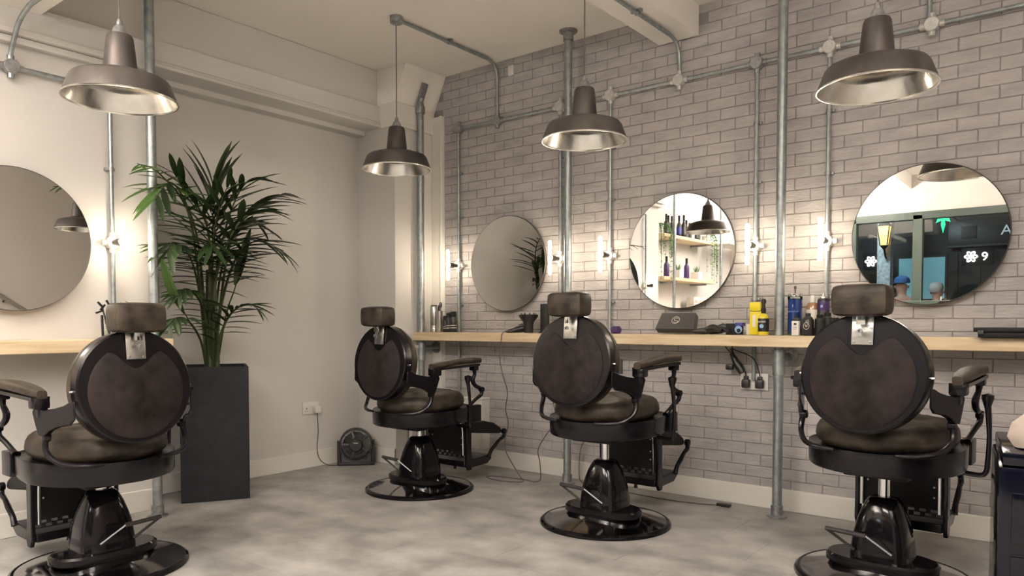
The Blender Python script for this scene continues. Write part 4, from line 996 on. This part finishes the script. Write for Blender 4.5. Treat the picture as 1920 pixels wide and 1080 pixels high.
# extension cord on the floor behind the middle chair
t = thing('extension_cord', 'thin dark cord running along the floor behind the middle chair', 'cord', (0, 0, 0))
part('cord', M['wire'], t, lambda bm: tube(bm, [(1.80, -.02, .42), (1.76, -.03, .36), (1.70, -.045, .27), (1.66, -.06, .2), (1.665, -.085, .06), (1.70, -.10, .004), (1.85, -.11, .004), (2.05, -.16, .004), (2.25, -.18, .004), (2.45, -.16, .004), (2.56, -.12, .004)], .0028, 7, k=5))
part('floor_plug', M['blackpl'], t, bxs(span(2.55, 2.62, -.135, -.100, .001, .016, .003)))

# handrail reflected in the left mirror
M['rail'] = mat('taupe_rail_paint', (0.26, 0.235, 0.21), 0.5)
t = thing('handrail', 'taupe sloping handrail on the right wall, seen in the left mirror', 'handrail')
part('rail', M['rail'], t, lambda bm: tube(bm, [(XR - .06, -2.2, 2.02), (XR - .06, -1.15, 1.31), (XR - .06, -.78, 1.06)], .020, 12))
part('bracket', M['greypl'], t, lambda bm: [tube(bm, [(XR - .06, y_, z), (XR - .002, y_, z - .03)], .008, 8) for y_, z in ((-2.0, 1.875), (-1.0, 1.205))])

# ------------------------------------------------------------------ shelves of bottles in the alcove (seen in the middle mirror)
for z, lb in ((1.93, 'upper pine display shelf in the alcove, seen in the middle mirror'), (1.46, 'lower pine display shelf in the alcove, seen in the middle mirror')):
    t = thing('display_shelf', lb, 'shelf', (.002, -4.30, z), 0, 'display shelves')
    p = part('board', M['wood'], t, lambda bm: box(bm, V(0, 0, 0), (1.30, .24, .035)), bevel=.003); p.location = (.122, 0, 0); p.rotation_euler = (0, 0, PI / 2)
    part('bracket', M['galvdark'], t, lambda bm: [tube(bm, [(.002, y_, -.032), (.21, y_, -.032)], .011, 10) for y_ in (-.45, .30)])
for y_ in (-3.82, -5.02):
    t = thing('steel_post', 'slim galvanised upright beside the display shelves at y %s' % ('left' if y_ > -4.5 else 'right'), 'post', (.275, y_, 0)); t['label'] = 'slim galvanised upright at the %s end of the display shelves' % ('pier' if y_ > -4.5 else 'window')
    part('tube', M['galv'], t, lambda bm: tube(bm, [(0, 0, .001), (0, 0, H - .002)], .017, 14))
    part('floor_collar', M['galvdark'], t, lambda bm: lathe(bm, [(.036, .001), (.036, .008), (.022, .010), (.022, .04), (.0172, .041)], n=18))
r6 = random.Random(11); ORD = ['first', 'second', 'third', 'fourth', 'fifth', 'sixth', 'seventh', 'eighth', 'ninth', 'tenth', 'eleventh']
for i in range(11):
    y_ = -3.86 - i * .085 - r6.uniform(0, .02); h = r6.uniform(.19, .27); blue = i in (3, 4, 6)
    t = thing('display_bottle', 'dark bottle on the upper display shelf, %s from the pier end%s' % (ORD[i], ', blue label' if blue else ''), 'bottle', (.12 + r6.uniform(-.03, .03), y_, 1.948), 0, 'bottles on the upper display shelf')
    cyl('bottle', 'blackpl', t, [(.024, .001), (.026, .004), (.026, h * .6), (.012, h * .7), (.010, h * .75)], n=16)
    cyl('cap', 'blackmat', t, [(.012, h * .75), (.012, h), (.008, h + .002)], n=12)
    cyl('label', 'bluebox' if blue else 'greypl', t, [(.0265, h * .15), (.0265, h * .5)], n=16)
for i, (y_, h) in enumerate([(-3.93, .24), (-4.42, .25)]):
    t = thing('display_bottle', 'dark purple bottle on the lower shelf, %s of the white potted plants' % ('pier side' if i == 0 else 'between two'), 'bottle', (.12, y_, 1.478), 0, 'bottles on the lower display shelf')
    cyl('bottle', 'purple', t, [(.030, .001), (.032, .004), (.030, h * .6), (.014, h * .75)], n=16); cyl('cap', 'blackmat', t, [(.014, h * .75), (.014, h)], n=12)
for i, y_ in enumerate((-4.20, -4.68)):
    t = thing('potted_succulent', 'small green plant in a white square pot, %s on the lower shelf' % ('nearer the pier' if i == 0 else 'nearer the window'), 'potted plant', (.12, y_, 1.478), 0, 'white potted plants')
    part('pot', M['whitepl'], t, bxs(span(-.05, .05, -.05, .05, .001, .10, .004)))
    def f(bm):
        r7 = random.Random(i)
        for k in range(26):
            a = r7.uniform(0, 2 * PI); s_ = r7.uniform(.01, .06)
            tube(bm, [(s_ * .3 * math.cos(a), s_ * .3 * math.sin(a), .09), (s_ * math.cos(a), s_ * math.sin(a), .10 + r7.uniform(.04, .075))], [.005, .001], 4)
    part('leaves', M['succulent'], t, f)
for i, y_ in enumerate((-3.72, -4.87)):
    t = thing('trailing_plant', 'trailing grey-green plant hanging from the %s end of the upper shelf' % ('pier' if i == 0 else 'window'), 'plant', (.14, y_, 1.948), 0)
    part('pot', M['whitepl'], t, lambda bm: lathe(bm, [(.038, .001), (.048, .08), (.044, .08), (.04, .02)], n=18, cap=True))
    def f(bm):
        r7 = random.Random(i + 5)
        for k in range(16):
            a = r7.uniform(-1.2, 1.2); e = V(.12 * math.cos(a) , .10 * math.sin(a), 0)
            P_ = smooth_path([V(0, 0, .07), e * .6 + V(0, 0, .11), e + V(0.02, 0, .02), e * 1.1 + V(.02, 0, -r7.uniform(.15, .5))], 5)
            tube(bm, P_, .0015, 4)
            for p_ in P_[5:]:
                for q in range(2):
                    d = V(r7.uniform(-1, 1), r7.uniform(-1, 1), r7.uniform(-1, .3)).normalized() * .018
                    tube(bm, [p_, p_ + d], [.005, .001], 4)
    part('foliage', M['succulent'], t, f)
t = thing('back_counter', 'low white counter under the display shelves', 'counter', (.002, -4.38, 0))
part('carcass', M['whitepl'], t, bxs(span(0, .24, -.60, .60, .001, 1.06, .004)))
part('top', M['wood'], t, bxs(span(0, .25, -.62, .62, 1.061, 1.09, .003)))
for i in range(6):
    t = thing('product_box', 'pale product box on the back counter, %s of the %s row' % (('pier side', 'middle', 'window side')[i % 3], ('lower', 'upper')[i // 3]), 'box', (.13, -4.55 - (i % 3) * .115, 1.091 + (i // 3) * .093), 0, 'pale boxes on the back counter')
    part('carton', M['whitepl'], t, bxs(span(-.05, .05, -.05, .05, .001, .09, .002)))
    part('label', M['paper'], t, bxs(span(.0501, .052, -.04, .04, .02, .055)))
t = thing('storage_bowl', 'dark oval bowl on the back counter', 'bowl', (.13, -4.33, 1.091)); cyl('bowl', 'blackpl', t, [(.04, .001), (.075, .04), (.07, .044), (.035, .01)])

# made-up panel fixtures that house the added fill lights
for i, (x, y_, p_) in enumerate(FILL_PANELS):
    t = thing('ceiling_fill_panel', ('added ceiling fill panel behind the left chair', 'added ceiling fill panel behind the camera', 'added ceiling fill panel above the camera')[i], 'ceiling light', (x, y_, H - .002))
    part('frame', M['trim'], t, bxs(span(-.58, .58, -.28, -.255, -.05, 0), span(-.58, .58, .255, .28, -.05, 0), span(-.58, -.555, -.255, .255, -.05, 0), span(.555, .58, -.255, .255, -.05, 0)))
    part('diffuser', M['panel'], t, bxs(span(-.554, .554, -.254, .254, -.045, -.03)))
for i, (x, y_) in enumerate([(4.98, -3.6), (1.80, -4.35), (.25, -5.5)]):  # made-up troughs under the added uplights
    t = thing('fill_uplighter', ('long white added fill uplighter on the right wall beside the camera', 'long white added suspended fill uplighter behind the far left chair', 'long white added fill uplighter at the rear left corner')[i], 'wall light', (x, y_, 2.09 if i == 1 else 1.93))
    part('trough', M['trim'], t, bxs(span(-.14, .14, -.48, .48, 0, .012), span(-.14, -.125, -.48, .48, .012, .06), span(.125, .14, -.48, .48, .012, .06)))
    part('wall_arm', M['trim'], t, bxs(span(.14, .218, -.02, .02, .0, .012)) if i == 0 else bxs(span(-.002, .002, -.402, -.398, .012, .57), span(-.002, .002, .398, .402, .012, .57)) if i == 1 else bxs(span(-.248, -.14, -.02, .02, .0, .012)))

# ------------------------------------------------------------------ the street outside (reflected in the right mirror)
b = bmesh.new(); box(b, V(2.6, -8.2, -.06), (12, 4.4, .10)); so = struct('floor_street', b, M['street'], 'dark street paving outside the shop window')
YS = -9.6
t = thing('shop_facade', 'dark boarded shop front across the street, seen in the right mirror', 'building', (0, YS, 0))
part('wall', M['facade'], t, bxs(span(-3.4, 8.6, -.3, 0, .0, 4.6)))
def boards(i): return bxs(span(-3.3 + i * .30, -3.3 + i * .30 + .27, .001, .02, .3, 2.05, .004))
for i in range(39): part('board', M['facade'], t, boards(i), smooth=False)
part('fascia_sign', M['blackpl'], t, bxs(span(2.24, 4.8, .001, .12, 2.145, 2.55, .01)))
part('sign_ledge', M['greypl'], t, bxs(span(2.24, 4.8, .121, .16, 2.12, 2.15, .003)))
text('sign_letters', 'IA', .21, M['signgrey'], t, (3.02, .13, 2.34), (PI / 2, 0, PI), .006)
part('lit_window', M['screen'], t, bxs(span(1.55, 2.2, .021, .035, 1.35, 2.0)))
part('window_frame', M['greypl'], t, bxs(span(1.52, 2.23, .021, .05, 1.32, 1.35), span(1.52, 2.23, .021, .05, 2.0, 2.03), span(1.52, 1.55, .021, .05, 1.35, 2.0), span(2.2, 2.23, .021, .05, 1.35, 2.0)))
part('vent_panel', M['greypl'], t, bxs(span(2.42, 2.62, .121, .135, 2.25, 2.44, .004)))
t = thing('street_column', 'white painted column with a lantern outside the shop window', 'column', (1.62, -8.25, 0))
part('shaft', M['whitebrick'], t, bxs(span(-.09, .09, -.10, .10, .001, 3.2, .01)))
part('base', M['whitebrick'], t, bxs(span(-.12, .12, -.13, .13, .001, .20, .01)))
t = thing('street_lantern', 'lit amber lantern on the white column', 'lantern', (1.655, -8.0, 2.05))
part('glass_body', M['lantern'], t, lambda bm: rings(bm, [[V(a * s_, b_ * s_, z) for a, b_ in ((-1, -1), (1, -1), (1, 1), (-1, 1))] for s_, z in ((.045, .03), (.075, .30))]), smooth=False)
part('frame', M['blackmat'], t, lambda bm: ([tube(bm, [(a * .046, b_ * .046, .03), (a * .078, b_ * .078, .30)], .008, 6) for a, b_ in ((-1, -1), (1, -1), (1, 1), (-1, 1))], lathe(bm, [(.10, .30), (.06, .36), (.02, .42), (.001, .45)], n=4), lathe(bm, [(.001, -.05), (.02, -.02), (.06, .03)], n=12), tube(bm, [(0, 0, .0), (0, -.08, -.12), (0, -.15, -.14)], .014, 8)))
l = bpy.data.lights.new('street_lamp_light', 'POINT'); l.energy = 70; l.color = (.7, .88, 1.0); l.shadow_soft_size = .2
lo = bpy.data.objects.new('street_lamp_light', l); C.objects.link(lo); lo.location = (1.45, -7.3, 2.75)
t = thing('neon_flower_sign', 'white glowing flower and numeral sign across the street', 'sign', (2.62, -8.9, 1.93))
def fl(bm):
    for i in range(6):
        a = 2 * PI * i / 6; tube(bm, [(0, 0, 0), (.05 * math.cos(a) - .02 * math.sin(a), 0, .05 * math.sin(a) + .02 * math.cos(a)), (.08 * math.cos(a), 0, .08 * math.sin(a)), (.05 * math.cos(a) + .02 * math.sin(a), 0, .05 * math.sin(a) - .02 * math.cos(a)), (0, 0, 0)], .010, 6, k=3)
part('flower', M['neon'], t, fl)
text('numeral', '9', .17, M['neon'], t, (.17, 0, -.01), (PI / 2, 0, 0), .008)
part('backplate', M['blackmat'], t, bxs(span(-.12, .28, -.05, -.03, -.13, .13, .004)))
part('hanger', M['blackmat'], t, lambda bm: tube(bm, [(.08, -.04, .12), (.08, -.69, .12)], .012, 8))
t2 = copy_tree(t); t2.location = (1.28, -8.9, 1.93); t2['label'] = 'second white glowing flower sign, beside the column across the street'
for s_ in (t, t2): s_['group'] = 'glowing flower signs'
t = thing('neon_leaf_sign', 'green glowing leaf sign hanging outside the shop window', 'sign', (2.36, -8.2, 2.46))
def lf(bm):
    for a, ln in ((90, .10), (15, .17), (165, .17), (-45, .13), (225, .13), (-90, .24)):
        a = math.radians(a); d = V(math.cos(a), 0, math.sin(a)); s_ = V(-d.z, 0, d.x)
        rings(bm, [[V(0, y_, 0) + s_ * -.012, V(0, y_, 0) + d * ln * .5 + s_ * -.028, V(0, y_, 0) + d * ln, V(0, y_, 0) + d * ln * .5 + s_ * .028, V(0, y_, 0) + s_ * .012] for y_ in (-.006, .006)])
part('leaf_blades', M['neongreen'], t, lf, smooth=False)
part('bracket', M['blackmat'], t, lambda bm: tube(bm, [(0, -.01, .08), (0, -1.37, .08)], .010, 8))

# two passers-by outside the window
def skin_body(name, parent, verts, edges, radii, m, sub=2, root=0):
    me = bpy.data.meshes.new(name); me.from_pydata(verts, edges, []); o = bpy.data.objects.new(name, me); C.objects.link(o); o.parent = parent
    sk_ = o.modifiers.new('skin', 'SKIN'); s_ = o.modifiers.new('sub', 'SUBSURF'); s_.levels = sub; s_.render_levels = sub
    for i, r in enumerate(radii):
        me.skin_vertices[0].data[i].radius = r if isinstance(r, tuple) else (r, r); me.skin_vertices[0].data[i].use_root = (i == root)
    me.materials.append(m); me.materials.append(m); return o
def person(loc, rz, label, jacket, hatted):
    t = thing('person', label, 'person', loc, rz)
    vs = [(0, 0, .92), (0, .01, 1.10), (0, .01, 1.30), (0, 0, 1.40), (0, .01, 1.47), (0, .02, 1.53), (0, .035, 1.60), (0, .02, 1.66),
          (.17, 0, 1.37), (.23, -.01, 1.12), (.22, .06, .90), (-.17, 0, 1.37), (-.23, -.01, 1.12), (-.22, .06, .90),
          (.09, 0, .86), (.10, .02, .48), (.11, -.01, .09), (.11, .13, .045), (-.09, 0, .86), (-.10, .02, .48), (-.11, -.01, .09), (-.11, .13, .045)]
    es = [(0, 1), (1, 2), (2, 3), (3, 4), (4, 5), (5, 6), (6, 7), (3, 8), (8, 9), (9, 10), (3, 11), (11, 12), (12, 13), (0, 14), (14, 15), (15, 16), (16, 17), (0, 18), (18, 19), (19, 20), (20, 21)]
    rd = [(.15, .11), (.14, .10), (.17, .11), (.12, .09), .052, .065, .088, .075, .06, .045, .032, .06, .045, .032, .085, .062, .045, .04, .085, .062, .045, .04]
    skin_body('body', t, vs, es, rd, M['skin'])
    skin_body('jacket', t, [(0, 0, .90), (0, .01, 1.10), (0, .01, 1.30), (0, 0, 1.40), (.17, 0, 1.37), (.23, -.01, 1.12), (.22, .05, .93), (-.17, 0, 1.37), (-.23, -.01, 1.12), (-.22, .05, .93)],
              [(0, 1), (1, 2), (2, 3), (3, 4), (4, 5), (5, 6), (3, 7), (7, 8), (8, 9)], [(.17, .13), (.165, .12), (.19, .13), (.13, .105), .08, .06, .05, .08, .06, .05], jacket)
    skin_body('trousers', t, [(0, 0, .90), (.09, 0, .84), (.10, .02, .48), (.11, -.01, .08), (-.09, 0, .84), (-.10, .02, .48), (-.11, -.01, .08)],
              [(0, 1), (1, 2), (2, 3), (0, 4), (4, 5), (5, 6)], [(.16, .12), .10, .075, .06, .10, .075, .06], M['jeans'])
    if hatted:
        h = part('cap', M['cap'], t, lambda bm: (lathe(bm, [(.102, 1.655), (.104, 1.68), (.095, 1.72), (.06, 1.75), (.001, 1.76)], c=V(0, .015, 0), n=24, cap=True), box(bm, V(0, .13, 1.66), (.13, .10, .008), bev=.003)))
    else:
        h = part('hair', M['hairwhite'], t, lambda bm: lathe(bm, [(.070, 1.60), (.094, 1.64), (.096, 1.68), (.080, 1.725), (.045, 1.745), (.001, 1.75)], c=V(0, .0, 0), n=24, cap=True))
    for sx in (-1, 1):
        part('ear', M['skin'], t, lambda bm: lathe(bm, [(.001, -.010), (.018, -.006), (.020, .004), (.001, .010)], c=V(sx * .092, .025, 1.60), n=12, axis='X'))
        part('eye', M['blackmat'], t, lambda bm: lathe(bm, [(.001, .118), (.009, .114), (.010, .104)], c=V(sx * .032, 0, 1.615), n=10, axis='Y'))
        part('shoe', M['blackmat'], t, lambda bm: box(bm, V(sx * .11, .06, .045), (.10, .27, .088), bev=.03))
        def hand(bm):
            box(bm, V(sx * .218, .075, .86), (.030, .065, .085), bev=.012)
            for k, ln in enumerate((.070, .078, .074, .058)):
                yy = .050 + k * .017; tube(bm, [(sx * .218, yy, .825), (sx * .216, yy + .004, .825 - ln * .55), (sx * .206, yy + .012, .825 - ln)], [.0085, .008, .006], 7, k=2)
            tube(bm, [(sx * .216, .10, .88), (sx * .210, .122, .855), (sx * .204, .126, .825)], [.010, .009, .007], 7, k=2)
        part('hand', M['skin'], t, hand)
    part('nose', M['skin'], t, lambda bm: rings(bm, [[V(-.010, .105, 1.625), V(.010, .105, 1.625), V(0, .112, 1.628)], [V(-.018, .105, 1.575), V(.018, .105, 1.575), V(0, .140, 1.580)]]))
    part('mouth', mat('lips', (.35, .13, .11), .5), t, lambda bm: tube(bm, [(-.025, .112, 1.548), (0, .120, 1.546), (.025, .112, 1.548)], .004, 6))
    return t
person((1.90, -8.0, -.12), math.radians(150), 'person in a blue cap and pale teal jacket outside the window', M['coat1'], True)
person((2.24, -8.55, -.19), math.radians(200), 'white-haired person in a grey jacket outside the window', M['coat2'], False)

# parallels kept local: nothing below
for o in bpy.data.objects:
    if o.type == 'MESH' and o.data.materials and o.data.materials[0] is None: o.data.materials[0] = M['wall']
